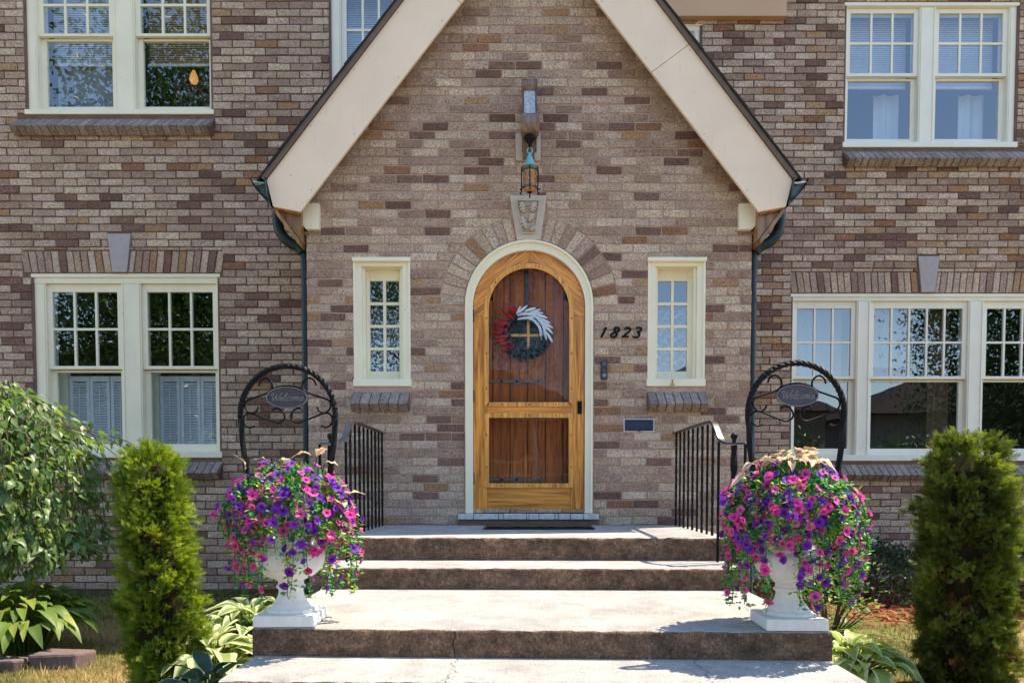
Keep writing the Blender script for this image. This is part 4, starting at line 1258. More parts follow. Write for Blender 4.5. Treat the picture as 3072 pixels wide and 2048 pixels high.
UA = (-1.062, -2.590); UB = (1.050, -2.668)
urn(*UA, R(1), 'white cast urn on the left end of the lower landing')
urn(*UB, R(-2), 'white cast urn on the right end of the lower landing')

# ------------------------------------------------------------------ welcome arches
STROKES = [  # cursive letters: polyline, advance
    ([(-.05, .72), (.06, .95), (.18, .92), (.20, .45), (.27, .02), (.42, .45), (.53, .85), (.54, .4), (.62, .02), (.80, .5), (.94, 1.02), (1.05, .92)], .90),
    ([(0, .22), (.15, .28), (.26, .42), (.18, .52), (.06, .4), (.05, .15), (.15, .02), (.34, .14)], .34),
    ([(0, .14), (.15, .45), (.27, .9), (.19, 1.02), (.11, .8), (.08, .2), (.15, .02), (.30, .14)], .30),
    ([(.28, .42), (.18, .52), (.06, .38), (.05, .15), (.16, .02), (.34, .14)], .36),
    ([(.2, .5), (.06, .38), (.06, .12), (.18, .02), (.3, .15), (.3, .38), (.2, .5), (.28, .43), (.42, .46)], .42),
    ([(0, .45), (.06, .5), (.06, .02), (.08, .35), (.18, .5), (.24, .42), (.24, .02), (.26, .35), (.36, .5), (.43, .42), (.43, .1), (.5, .02), (.62, .14)], .62),
    ([(0, .22), (.15, .28), (.26, .42), (.18, .52), (.06, .4), (.05, .15), (.15, .02), (.36, .14)], .34)]
def welcome_arch(cx, cy, yaw, label):
    t = empty('welcome_arch', (cx, cy, 0.26), label, 'garden arch', 'welcome arches standing in the urns')
    ca, sa = math.cos(yaw), math.sin(yaw)
    W = lambda x, z, y=0.0: (cx + x * ca - y * sa, cy + x * sa + y * ca, z)
    r = 0.207; zc = 0.628
    pts = [W(-0.166, 0.22), W(-0.180, 0.36), W(-0.198, 0.50)] + [W(r * math.cos(a), zc + r * math.sin(a)) for a in np.linspace(math.pi + 0.12, -0.12, 40)] + [W(0.198, 0.50), W(0.180, 0.36), W(0.166, 0.22)]
    pts = catmull(pts, 3)
    mb = MB(); mb.tube(pts, [0.0125 + (0.0012 if i % 3 == 0 else 0) for i in range(len(pts))], 6, twist=0.24); mb.build('arch_bar', M['iron'], t)
    k = 1 / 3430
    S1 = [(370, 385), (400, 310), (470, 275), (540, 310), (575, 380), (560, 440), (500, 488), (350, 540), (205, 590), (160, 640), (160, 700), (200, 760), (270, 785), (330, 750), (362, 690)]
    S2 = [(570, 748), (620, 712), (700, 740), (750, 820), (730, 890), (650, 925), (580, 908), (420, 850), (265, 792), (190, 790), (140, 840), (135, 910), (170, 970), (230, 992), (305, 970)]
    for m_ in (1, -1):
        for S in (S1, S2):
            P = [W(m_ * (x - 797) * k, 0.833 - (z - 105) * k) for x, z in S]
            mb = MB(); mb.tube(catmull(P, 5), 0.0042, 8); mb.build('scroll', M['iron'], t, smooth=True)
    P = [W((x - 797) * k, 0.833 - (z - 105) * k, -0.002) for x, z in [(515, 480), (600, 425), (700, 397), (797, 388), (894, 397), (994, 425), (1079, 480)]]
    mb = MB(); mb.tube(catmull(P, 5), 0.0042, 8); mb.build('scroll', M['iron'], t, smooth=True)
    zp = 0.833 - (560 - 105) * k
    mb = MB(); A, B = 0.0915, 0.0455; n = 40
    v = []
    for (q, y) in ((1.0, 0.0), (1.0, -0.008), (0.96, -0.011), (0.93, -0.0095), (0.90, -0.0075)):
        v += [W(A * q * math.cos(2 * math.pi * i / n), zp + B * q * math.sin(2 * math.pi * i / n), y) for i in range(n)]
    f = [tuple(range(n))[::-1]]
    mi = [0]
    for L in range(4):
        for i in range(n):
            j = (i + 1) % n
            f.append((L * n + i, L * n + j, (L + 1) * n + j, (L + 1) * n + i))
    f.append(tuple(4 * n + i for i in range(n)))
    mb.add(v, f); pl = mb.build('plaque', M['plaque'], t)
    mb = MB(); mb.tube([W(A * 0.965 * math.cos(2 * math.pi * i / n), zp + B * 0.965 * math.sin(2 * math.pi * i / n), -0.0105) for i in range(n)], 0.0018, 6, closed=True); mb.build('plaque_rim', M['plaque_hi'], pl, smooth=True)
    tot = sum(a for _, a in STROKES); sc = 0.146 / tot; h_ = 0.040
    mb = MB(); x = 0.0
    for P, adv in STROKES:
        q = [W(-0.074 + (x + px_ + 0.22 * pz_) * sc, zp - 0.014 + pz_ * h_ * 0.80 , -0.0085) for px_, pz_ in P]
        mb.tube(catmull(q, 4), 0.0017, 6); x += adv
    mb.build('lettering', M['plaque_hi'], pl, smooth=True)
    for s in (-1, 1):
        mb = MB(); mb.tube([W(s * 0.080, zp, -0.006), W(s * 0.080, zp, -0.010)], 0.003, 8); mb.build('rivet', M['iron'], pl)
    return t
welcome_arch(-1.072, -2.575, R(-3), 'black twisted iron arch with oval Welcome plaque in the left urn')
welcome_arch(1.078, -2.655, R(4), 'black twisted iron arch with oval Welcome plaque in the right urn')

# ------------------------------------------------------------------ leaf and flower shapes
def leaf_mesh(name, mat, L, W_, shape, nl=8, droop=0.25, fold=0.18, wave=0.0, cup=0.0):
    """leaf along +x from the origin, blade curving down, with vertex attribute u = 0 at the rib, 1 at the edge"""
    mb = MB(); us = []
    for i in range(nl + 1):
        q = i / nl
        hw_ = W_ * 0.5 * shape(q)
        zc = -droop * L * q * q + 0.10 * L * math.sin(q * math.pi)
        for k in (-1, -0.5, 0, 0.5, 1):
            z = zc + fold * abs(k) * hw_ - cup * hw_ * k * k + wave * W_ * math.sin(q * 14 + (2 if k < 0 else 0)) * k * k
            mb.v.append((q * L * (1 - 0.12 * droop * q), k * hw_, z)); us.append(abs(k))
    for i in range(nl):
        for k in range(4):
            a = i * 5 + k; mb.f.append((a, a + 5, a + 6, a + 1)); mb.m.append(0); mb.c.append(None)
    me = mb.mesh(name, mat, True)
    at = me.attributes.new('u', 'FLOAT', 'POINT'); at.data.foreach_set('value', us)
    return me
heart = lambda q: (math.sin(math.pi * min(1, 0.10 + 0.90 * q)) ** 0.75) * (1.15 - 0.45 * q) if q < 1 else 0.02
ovate = lambda q: max(0.03, math.sin(math.pi * q) ** 0.8 * (1.1 - 0.3 * q))
strap = lambda q: max(0.05, (1 - q ** 3) * (0.7 + 0.3 * min(1, q * 4)))
def place(me, name, parent, p, d, roll=0.0, s=1.0, up=(0, 0, 1)):
    m = frames(np.array([d]), np.array([roll]), up)[0]
    M4 = Matrix(((m[0][0] * s, m[0][1] * s, m[0][2] * s, p[0]), (m[1][0] * s, m[1][1] * s, m[1][2] * s, p[1]), (m[2][0] * s, m[2][1] * s, m[2][2] * s, p[2]), (0, 0, 0, 1)))
    o = bpy.data.objects.new(name, me); COL.objects.link(o)
    o.parent = parent
    if parent.type == 'EMPTY': o.matrix_parent_inverse = Matrix.Translation(parent.location).inverted()
    o.matrix_basis = M4
    return o
def flower_mesh(name, mats, seed):
    rr = random.Random(seed); mb = MB(); us = []; n = 15
    rings = [(0.10, -0.55, 0), (0.22, -0.28, 0.2), (0.55, -0.06, 0.55), (1.0, 0.0, 1.0)]
    ph = rr.uniform(0, 6)
    for (r_, z, u_) in rings:
        for k in range(n):
            a = 2 * math.pi * k / n
            lob = 1 + (0.11 * math.cos(5 * a) + 0.05 * math.sin(3 * a + ph)) * (u_ ** 2)
            zz = z + u_ * (0.10 * math.sin(5 * a + ph) + 0.09 * math.sin(2 * a + ph * 2) + rr.uniform(-0.05, 0.05))
            mb.v.append((zz, r_ * lob * math.cos(a), r_ * lob * math.sin(a))); us.append(u_)
    for L in range(3):
        for k in range(n):
            j = (k + 1) % n
            mb.f.append((L * n + k, L * n + j, (L + 1) * n + j, (L + 1) * n + k)); mb.m.append(0); mb.c.append(None)
    mb.f.append(tuple(range(n))); mb.m.append(1); mb.c.append(None)
    me = mb.mesh(name, mats, True)
    at = me.attributes.new('u', 'FLOAT', 'POINT'); at.data.foreach_set('value', us)
    return me
FL = {c: [flower_mesh('flower', [M[c], M['throat']], k) for k in range(4)] for c in ('pink', 'purple', 'rose_pk')}
SMALL_V = [(0, 0, 0), (0.5, 0.26, 0.06), (1, 0, -0.05), (0.5, -0.26, 0.06), (0.5, 0, -0.02)]
SMALL_F = [(0, 4, 1), (1, 4, 2), (0, 3, 4), (3, 2, 4)]

def petunias(cx, cy, seed, label, strands, cal, low):
    rr = np.random.default_rng(seed); rd = random.Random(seed)
    t = empty('petunia_plant', (cx, cy, 0.27), label, 'flowers', 'flowering plants spilling from the urns')
    lp, ld, lt = [], [], []
    flowers = []
    c0 = np.array([cx, cy, 0.235])
    # dome
    nd = 330
    for i in range(nd):
        z = 0.95 - 1.95 * (i + 0.5) / nd
        a = i * 2.39996 + rr.uniform(-0.2, 0.2)
        rxy = math.sqrt(max(0.0, 1 - min(1, z) ** 2)) if z > 0 else 1 - 0.20 * abs(z)
        if z < -0.2 and math.sin(3 * a + seed) + 0.6 * math.sin(5 * a + 2 * seed) < -0.25: continue
        v = np.array([rxy * math.cos(a), rxy * math.sin(a), z]) * (1 + 0.07 * math.sin(4 * a + seed + 3 * z))
        p = c0 + v * np.array([0.262, 0.225, 0.195]) * rr.uniform(0.90, 1.06)
        n = v + np.array([0, -0.15, 0.25]) + rr.normal(0, 0.28, 3)
        flowers.append((p, n, rr.uniform(0.0145, 0.0235)))
    # leaves filling the dome
    N = 4200
    v = rr.normal(0, 1, (N, 3)); v /= np.linalg.norm(v, axis=1, keepdims=True)
    v[:, 2] = np.where(v[:, 2] < -0.75, -v[:, 2], v[:, 2])
    q = c0 + v * np.array([0.262, 0.225, 0.18]) * rr.uniform(0.70, 1.0, (N, 1))
    lp.append(q); ld.append(v + rr.normal(0, 0.6, (N, 3))); lt.append(np.clip(rr.normal(0.45, 0.22, N) + 0.25 * (np.sin(q[:, 0] * 30) * np.sin(q[:, 2] * 34) > 0.45), 0, 1))
    stems = MB()
    for k in range(strands):
        a = 2 * math.pi * (k + rr.uniform(-0.3, 0.3)) / strands
        d = np.array([math.cos(a), math.sin(a), 0])
        R0 = rr.uniform(0.20, 0.285); L = rr.uniform(*low) if rr.random() < 0.75 else low[0] * 0.8
        pts = []
        for i in range(9):
            u = i / 8
            out = 0.11 + (R0 - 0.11) * min(1, u * 2.2) + 0.01 * math.sin(u * 9 + k)
            z = 0.30 + 0.05 * math.sin(min(1, u * 2.2) * math.pi) - L * max(0, u - 0.2) ** 1.15
            pts.append((cx + d[0] * out * 1.02 + 0.008 * math.sin(i + k), cy + d[1] * out * 0.9, z))
        pts = catmull(pts, 3)
        stems.tube(pts, 0.0018, 4)
        P = np.array(pts)
        m = int(L * 190)
        idx = rr.integers(6, len(P), m)
        lp.append(P[idx] + rr.normal(0, 0.008, (m, 3))); ld.append(np.stack([rr.normal(0, 1, m) + d[0] * .5, rr.normal(0, 1, m) + d[1] * .5, rr.normal(-0.2, 0.5, m)], 1)); lt.append(np.clip(rr.normal(0.55, 0.25, m), 0, 1))
        nf = int(1 + L * 10.5)
        for i in range(nf):
            j = int(8 + (len(P) - 9) * (i + rr.uniform(0, 0.9)) / nf); j = min(j, len(P) - 1)
            flowers.append((P[j] + d * 0.012 + rr.normal(0, 0.008, 3), d * 1.0 + np.array([0, 0, -0.35 if i > nf * 0.5 else 0.1]) + rr.normal(0, 0.4, 3), rr.uniform(0.014, 0.0215)))
    lp = np.concatenate(lp); ld = np.concatenate(ld); lt = np.concatenate(lt)
    scatter('foliage', SMALL_V, SMALL_F, lp, frames(ld, rr.uniform(-1, 1, len(lp))), rr.uniform(0.016, 0.029, len(lp)), lt, M['petleaf'], t, kind='stuff')
    for (p, d, s_) in cal: stems.tube([(cx + p[0] * 0.5, cy + p[1] * 0.5, 0.26), (cx + p[0] * 0.9, cy + p[1] * 0.9, p[2] - 0.05), (cx + p[0], cy + p[1], p[2])], 0.0022, 5)
    stems.build('stems', M['petleaf'], t)
    rd.shuffle(flowers)
    for (p, n, s) in flowers[:298]:
        n = n / np.linalg.norm(n)
        cl = 0.43 + 0.35 * math.sin(p[0] * 25 + seed) * math.cos(p[2] * 21)
        u = rd.random()
        kind = 'purple' if u < cl else ('rose_pk' if u > 0.90 and p[2] > 0.33 else 'pink')
        me = rd.choice(FL[kind])
        place(me, 'flower', t, tuple(p), tuple(n), rd.uniform(0, 6.28), s)
    more = flowers[298:]
    for kind_, mat_ in (('a', 'pink'), ('b', 'purple')):
        sel = more[0::2] if kind_ == 'a' else more[1::2]
        if not sel: continue
        me = FL[mat_][0]; tv = np.array([v.co[:] for v in me.vertices]); tf = [tuple(p_.vertices) for p_ in me.polygons if len(p_.vertices) == 4]
        us = np.zeros(len(tv), 'f'); me.attributes['u'].data.foreach_get('value', us)
        o = scatter('small_blossoms', tv, tf, np.array([q[0] for q in sel]), frames(np.array([q[1] for q in sel]), rr.uniform(0, 6, len(sel))), np.array([q[2] for q in sel]), np.zeros(len(sel)), M[mat_], t, smooth=True, kind='stuff')
        at = o.data.attributes.new('u', 'FLOAT', 'POINT'); at.data.foreach_set('value', np.tile(us, len(sel)))
    cms = [leaf_mesh('leaf', M['caladium'], 0.080, 0.056, ovate, 9, 0.30 + 0.3 * k_, 0.10 + 0.12 * k_, 0.10) for k_ in range(3)]
    for (p, d, s) in cal:
        place(rd.choice(cms), 'leaf', t, (cx + p[0], cy + p[1], p[2]), d, rd.uniform(-0.5, 0.5), s)
calL = [((-0.175, -0.05, 0.42), (-0.1, 0.0, 1), 1.0), ((-0.10, -0.02, 0.40), (0.2, 0, 1), .8), ((-0.07, -0.04, 0.455), (-0.6, -0.3, 0.25), .9), ((-0.03, -0.04, 0.46), (0.8, -0.3, 0.12), .9), ((0.02, 0.02, 0.44), (-0.3, -0.6, 0.3), .9),
        ((0.08, 0.03, 0.485), (-0.8, -0.1, 0.35), .9), ((0.11, 0.03, 0.48), (0.5, -0.3, 0.6), .9), ((0.15, 0.0, 0.45), (0.7, -0.2, 0.1), .8), ((0.20, -0.02, 0.30), (0.25, -0.2, 0.9), 1.1), ((0.24, -0.03, 0.30), (0.7, -0.2, 0.7), 1.1), ((0.17, -0.06, 0.32), (-0.1, -0.3, 0.9), 1.0), ((0.22, -0.08, 0.27), (0.5, -0.5, 0.4), 1.0), ((-0.02, -0.02, 0.42), (-0.5, -0.5, 0.4), 1.0)]
calR = [((-0.19, -0.06, 0.36), (-0.8, -0.3, 0.25), 1.0), ((-0.15, -0.05, 0.41), (-0.8, -0.4, 0.2), 1.1), ((-0.13, -0.05, 0.41), (0.5, -0.4, 0.35), 1.0)]
for i in range(30):
    a = i * 2.4; rr_ = 0.02 + 0.085 * (i / 29)
    calR.append(((0.01 + rr_ * math.cos(a), -0.02 + rr_ * math.sin(a) * 0.7, 0.455 - 0.035 * (i / 29)), (math.cos(a), math.sin(a) * 0.8 - 0.25, 0.55 - 0.45 * i / 29), random.Random(i).uniform(0.6, 1.0)))
petunias(*UA, 3, 'pink and purple petunias with cream leaves trailing over the left urn', 58, [((p[0], p[1], p[2] - 0.03), d, s_) for p, d, s_ in calL], (0.30, 0.56))
petunias(*UB, 8, 'purple and pink petunias with a cream leaf cluster trailing over the right urn', 58, calR, (0.34, 0.62))

# ------------------------------------------------------------------ arborvitae
SPV, SPF = [], []
def _spray():
    def leaflet(x, y, ang, L, w, z=0.0):
        b0 = len(SPV); ca, sa = math.cos(ang), math.sin(ang)
        for (u, h_) in ((0, 0), (0.5, w), (1, 0), (0.5, -w)):
            SPV.append((x + u * L * ca - h_ * sa, y + u * L * sa + h_ * ca, z + 0.25 * u * L * math.sin(x * 9 + ang * 2)))
        SPF.append((b0, b0 + 1, b0 + 2, b0 + 3))
    leaflet(0, 0, 0, 1.0, 0.035)
    for k, x in enumerate((0.18, 0.34, 0.50, 0.66)):
        for s in (-1, 1):
            L = 0.46 * (1 - 0.5 * x)
            leaflet(x + 0.04 * s, 0, s * R(38), L, 0.042)
_spray()
def arborvitae(cx, cy, h, Rmax, top, lean, seed, mat, label, nc=300, per=30):
    rr = np.random.default_rng(seed)
    t = empty('arborvitae', (cx, cy, GZ), label, 'shrub', 'columnar arborvitae either side of the steps')
    def rad(q): return Rmax * np.interp(q, [0, 0.12, 0.5, 0.8, 0.93, 0.985, 1.0], [0.82, 0.97, 1.0, top + 0.12, top, top * 0.72, top * 0.30])
    # tufts spread over the column, every tuft a fan of sprays
    qc = (np.arange(nc) + rr.uniform(0, 1, nc)) / nc; ac = np.arange(nc) * 2.39996 + rr.uniform(-0.5, 0.5, nc)
    rc = rad(qc) * (1 + 0.08 * np.sin(ac * 2 + qc * 9 + seed)) * np.where(rr.random(nc) < 0.07, rr.uniform(1.02, 1.12, nc), rr.uniform(0.66, 1.0, nc))
    tc = np.clip(rr.normal(0.45, 0.26, nc), 0.02, 0.9)
    w = np.repeat(np.arange(nc), per); n = len(w)
    C = np.stack([cx + lean * (1 - qc) + rc * np.cos(ac), cy + rc * np.sin(ac), GZ + qc * h], 1)
    out = np.stack([np.cos(ac), np.sin(ac), 0.55 + 0.9 * np.clip(qc - 0.9, 0, 1) * 10], 1)
    d = out[w] + rr.normal(0, 0.50, (n, 3))
    d /= np.linalg.norm(d, axis=1, keepdims=True)
    P = C[w] + d * rr.uniform(-0.015, 0.030, (n, 1)) + rr.normal(0, 0.013, (n, 3))
    tone = np.clip(tc[w] + rr.normal(0, 0.12, n), 0, 0.92)
    brown = rr.random(nc) < 0.02
    tone = np.where(brown[w] & (rr.random(n) < 0.6), 1.0, tone)
    sz = rr.uniform(0.65, 1.25, nc)[w] * rr.uniform(0.034, 0.066, n)
    scatter('crown', SPV, SPF, P, frames(d, rr.uniform(-1.5, 1.5, n)), sz, tone, M[mat], t, kind='stuff')
    # inner twigs, seen through the gaps
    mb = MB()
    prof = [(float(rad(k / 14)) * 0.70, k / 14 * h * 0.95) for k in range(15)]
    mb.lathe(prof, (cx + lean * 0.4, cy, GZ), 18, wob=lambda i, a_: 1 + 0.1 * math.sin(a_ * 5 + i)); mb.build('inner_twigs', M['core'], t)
    mb = MB(); mb.tube([(cx + lean, cy, GZ - 0.03), (cx + lean * 0.5, cy, GZ + h * 0.5), (cx, cy, GZ + h * 0.93)], [0.03, 0.02, 0.008], 8); mb.build('trunk', M['bark'], t)
    br = MB()
    for k in range(60):
        a_ = rr.uniform(0, 6.28); q_ = rr.uniform(0.05, 0.9); r_ = float(rad(q_)) * 0.92; z_ = GZ + q_ * h
        br.tube([(cx + lean * (1 - q_), cy, z_ - 0.06), (cx + lean * (1 - q_) + r_ * 0.6 * math.cos(a_), cy + r_ * 0.6 * math.sin(a_), z_ - 0.01), (cx + lean * (1 - q_) + r_ * math.cos(a_), cy + r_ * math.sin(a_), z_ + 0.05)], [0.004, 0.003, 0.0015], 5)
    br.build('branches', M['bark'], t)
arborvitae(-1.82, -2.26, 1.13, 0.142, 0.68, 0.065, 5, 'thuja', 'bright green columnar arborvitae at the left, in front of the lower window')
arborvitae(2.06, -2.22, 1.19, 0.192, 0.74, 0.02, 9, 'thuja2', 'darker green broad arborvitae at the right edge in front of the triple window', 430, 30)

# ------------------------------------------------------------------ weeping tree at the left edge
def weeping():
    rr = np.random.default_rng(21); rd = random.Random(21)
    bx, by = -3.70, -1.05
    t = empty('weeping_tree', (bx, by, GZ), 'small weeping tree with hanging leafy branches at the left edge', 'tree')
    mb = MB(); mb.tube(catmull([(bx, by, GZ - 0.03), (bx + 0.02, by, 0.0), (bx - 0.02, by + 0.03, 0.6), (bx, by, 1.0)], 5), [0.045] * 6 + [0.035] * 10, 10); mb.build('trunk', M['bark'], t)
    br = MB(); L_p, L_d = [], []
    for k in range(105):
        a = rr.uniform(0, 2 * math.pi) if k > 75 else rr.uniform(-1.15, 0.55)
        reach = rr.uniform(0.30, 0.90); top = rr.uniform(0.78, 1.06) - 0.22 * reach; drop = rr.uniform(0.65, 1.35) * (0.6 + 0.4 * rr.random())
        if k in (1, 2, 3): a, reach, top, drop = (-0.25 + 0.1 * k), 1.22 + 0.05 * k, 0.66, 0.50
        dx, dy = math.cos(a), math.sin(a)
        pts = [(bx, by, 0.95), (bx + dx * reach * 0.4, by + dy * reach * 0.4, top + 0.08), (bx + dx * reach * 0.8, by + dy * reach * 0.8, top - 0.06),
               (bx + dx * reach, by + dy * reach, top - 0.28), (bx + dx * (reach + 0.06), by + dy * (reach + 0.06), max(0.02, top - 0.28 - drop * 0.5)), (bx + dx * (reach + 0.07) + rr.normal(0, .03), by + dy * (reach + 0.05), max(-0.10 + rr.uniform(-.10, .12), top - 0.28 - drop))]
        pts = catmull(pts, 5)
        br.tube(pts, [0.0035 * (1 - 0.8 * i / len(pts)) + 0.001 for i in range(len(pts))], 5)
        P = np.array(pts); m = 66
        idx = rr.integers(3, len(P), m)
        L_p.append(P[idx] + rr.normal(0, 0.026, (m, 3))); L_d.append(np.stack([dx * 0.5 + rr.normal(0, .55, m), dy * 0.5 + rr.normal(0, .55, m), rr.normal(-0.75, .35, m)], 1))
    br.build('branches', M['bark'], t)
    P = np.concatenate(L_p); D = np.concatenate(L_d)
    # the 300 leaves nearest the camera are single leaves, the rest one mass
    dist = np.linalg.norm(P - np.array([-0.085, -5.76, 0.35]), axis=1) + np.where(P[:, 0] < -3.35, 2.0, 0)
    order = np.argsort(dist)
    lm = [leaf_mesh('leaf', M['wleaf'], 0.078, 0.044, ovate, 5, 0.25 + 0.2 * k, 0.22, 0.03) for k in range(3)]
    for i in order[:300]:
        place(lm[i % 3], 'leaf', t, tuple(P[i]), tuple(D[i]), rd.uniform(-0.8, 0.8), rd.uniform(0.75, 1.2))
    ri = order[300:]
    tv = [(0, 0, 0), (0.35, 0.27, 0.05), (0.35, 0, -0.02), (0.35, -0.27, 0.05), (1, 0, -0.18)]
    scatter('foliage', tv, [(0, 2, 1), (1, 2, 4), (0, 3, 2), (3, 4, 2)], P[ri], frames(D[ri], rr.uniform(-0.8, 0.8, len(ri))), rr.uniform(0.055, 0.080, len(ri)), np.clip(rr.normal(0.5, 0.22, len(ri)), 0, 0.95), M['wleaf2'], t, kind='stuff')
weeping()

# ------------------------------------------------------------------ hostas and other bed plants
def hosta(cx, cy, z0, rad, n, mat, L, W_, seed, label, h=0.22, sq=1.0, skew=(0, 0)):
    rd = random.Random(seed)
    t = empty('hosta', (cx, cy, z0), label, 'hosta')
    ms = [leaf_mesh('leaf', M[mat], L * k, W_ * k, heart, 8, 0.22 + 0.18 * i, 0.20, 0.025) for i, k in enumerate((0.8, 1.0, 1.15))]
    st = MB()
    for i in range(n):
        q = math.sqrt((i + 0.5) / n); a = i * 2.39996 + rd.uniform(-0.3, 0.3)
        r_ = rad * q * 0.72
        x = cx + r_ * math.cos(a) * sq + skew[0] * q * math.cos(a); y = cy + r_ * math.sin(a) + skew[1] * q * math.sin(a)
        z = z0 + h * (1.0 - 0.62 * q) + rd.uniform(-0.02, 0.03) + 0.07
        el = 0.75 - 0.85 * q + rd.uniform(-0.2, 0.2)
        d = (math.cos(a), math.sin(a), el)
        place(rd.choice(ms), 'leaf', t, (x, y, z), d, rd.uniform(-0.35, 0.35), rd.uniform(0.85, 1.15))
        st.tube([(cx + (x - cx) * 0.3, cy + (y - cy) * 0.3, z0 - 0.01), ((x + cx) / 2, (y + cy) / 2, (z0 + z) / 2 + 0.02), (x, y, z)], 0.004, 5)
    st.build('stalks', M['hosta_g'] if mat == 'hosta_g' else M['daylily'], t)
    return t
hosta(-3.00, -1.42, GZ, 0.46, 190, 'hosta_g', 0.150, 0.058, 1, 'big clump of plain green hosta beside stones at the left edge', 0.30)
hosta(-1.60, -1.62, GZ, 0.42, 115, 'hosta_w', 0.155, 0.095, 2, 'cream and green variegated hosta left of the steps', 0.22, 0.75)
hosta(-1.58, -2.15, GZ, 0.30, 38, 'hosta_w', 0.15, 0.095, 12, 'smaller variegated hosta between the left arborvitae and the left urn', 0.15, 0.8)
hosta(-1.36, -2.72, GZ - 0.02, 0.20, 18, 'hosta_b', 0.20, 0.085, 4, 'dark blue-green hosta against the bottom of the steps on the left', 0.20, 0.7)
hosta(1.54, -2.18, GZ, 0.32, 70, 'hosta_y', 0.15, 0.090, 6, 'light green cream-edged hosta right of the steps', 0.13, 0.9)
hosta(1.30, -1.95, GZ, 0.20, 18, 'hosta_y', 0.13, 0.075, 16, 'small cream-edged hosta close behind the right urn', 0.12, 0.7)

def bush(name, c, rx, ry, rz, n, mat, size, label, cat, seed, low=0.0, stems=14, dens=(0.75, 1.02)):
    rr = np.random.default_rng(seed)
    t = empty(name, (c[0], c[1], GZ), label, cat)
    v = rr.normal(0, 1, (n, 3)); v /= np.linalg.norm(v, axis=1, keepdims=True); v[:, 2] = np.abs(v[:, 2])
    k = rr.uniform(*dens, (n, 1)) * (1 + 0.10 * np.sin(v[:, :1] * 7 + seed) * np.cos(v[:, 1:2] * 6) + 0.07 * np.sin(v[:, 2:3] * 15 + v[:, :1] * 9))
    P = np.array([c[0], c[1], c[2]]) + v * k * np.array([rx, ry, rz])
    tone = np.clip(rr.normal(0.5, 0.22, n), 0, 1)
    scatter('foliage', SMALL_V, SMALL_F, P, frames(v + rr.normal(0, 0.55, (n, 3)), rr.uniform(-1, 1, n)), rr.uniform(size * 0.7, size * 1.25, n), tone, M[mat], t, kind='stuff')
    mb = MB()
    for i in range(stems):
        w = v[i] * np.array([rx, ry, rz]) * 0.85
        mb.tube([(c[0], c[1], GZ - 0.02), (c[0] + w[0] * 0.45, c[1] + w[1] * 0.45, GZ + (c[2] + w[2] - GZ) * 0.5), (c[0] + w[0], c[1] + w[1], c[2] + w[2])], [0.008, 0.005, 0.002], 5)
    mb.build('stems', M['bark'], t)
    return t
bush('evergreen_shrub', (2.92, 0.55, -0.62), 0.62, 0.50, 0.46, 6500, 'shrub', 0.034, 'low dark evergreen shrub against the wall under the triple window', 'shrub', 31, dens=(0.70, 1.02))
bush('evergreen_shrub', (4.30, 0.60, -0.62), 0.70, 0.50, 0.44, 5000, 'shrub', 0.034, 'low dark evergreen shrub behind the right arborvitae', 'shrub', 32, dens=(0.70, 1.02))
bush('rose_bush', (1.80, -1.30, -0.45), 0.30, 0.28, 0.42, 420, 'rose', 0.036, 'thin straggly rose bush with small pale leaves behind the right urn', 'bush', 33, stems=22, dens=(0.35, 1.05))
bush('seedling_weed', (1.30, -1.55, -0.55), 0.12, 0.14, 0.36, 110, 'rose', 0.030, 'small weedy seedling growing beside the steps, behind the left side of the right urn', 'plant', 35, stems=8, dens=(0.3, 1.05))
def strap_plant(cx, cy, n, L, seed, label):
    rd = random.Random(seed); t = empty('daylily', (cx, cy, GZ), label, 'plant')
    ms = [leaf_mesh('leaf', M['daylily'], L * k, 0.022, strap, 12, 1.0 + 0.3 * k, 0.3) for k in (0.75, 1.0)]
    for i in range(n):
        a = rd.uniform(0, 6.28)
        place(rd.choice(ms), 'leaf', t, (cx + 0.03 * math.cos(a), cy + 0.03 * math.sin(a), GZ), (math.cos(a) * 0.55, math.sin(a) * 0.55, rd.uniform(0.7, 1.3)), rd.uniform(-0.3, 0.3), rd.uniform(0.8, 1.15))
strap_plant(1.62, -1.42, 40, 0.50, 41, 'clump of arching strap-leaved daylily behind the foot of the right urn')
strap_plant(2.02, -1.02, 22, 0.42, 42, 'smaller daylily clump at the edge of the red mulch')

# edging stones
for i, (x0, x1, y, h, lab) in enumerate([(-2.74, -2.47, -1.80, 0.060, 'reddish edging stone nearest the left arborvitae'), (-3.06, -2.77, -1.86, 0.045, 'reddish edging stone in the middle under the green hosta'), (-3.40, -3.09, -1.86, 0.045, 'reddish edging stone furthest left')]):
    mb = MB(); mb.box(x0, x1, y, y + 0.17, GZ - 0.03, GZ + h); rs_ = random.Random(i); mb.v = [(a + rs_.uniform(-.02, .02), b_ + rs_.uniform(-.02, .02), c_ + rs_.uniform(-.012, .012)) for a, b_, c_ in mb.v]
    o = mb.build('edging_stone', M['stone'], bevel=0.015); tag(o, lab, 'stone', 'edging stones round the green hosta')

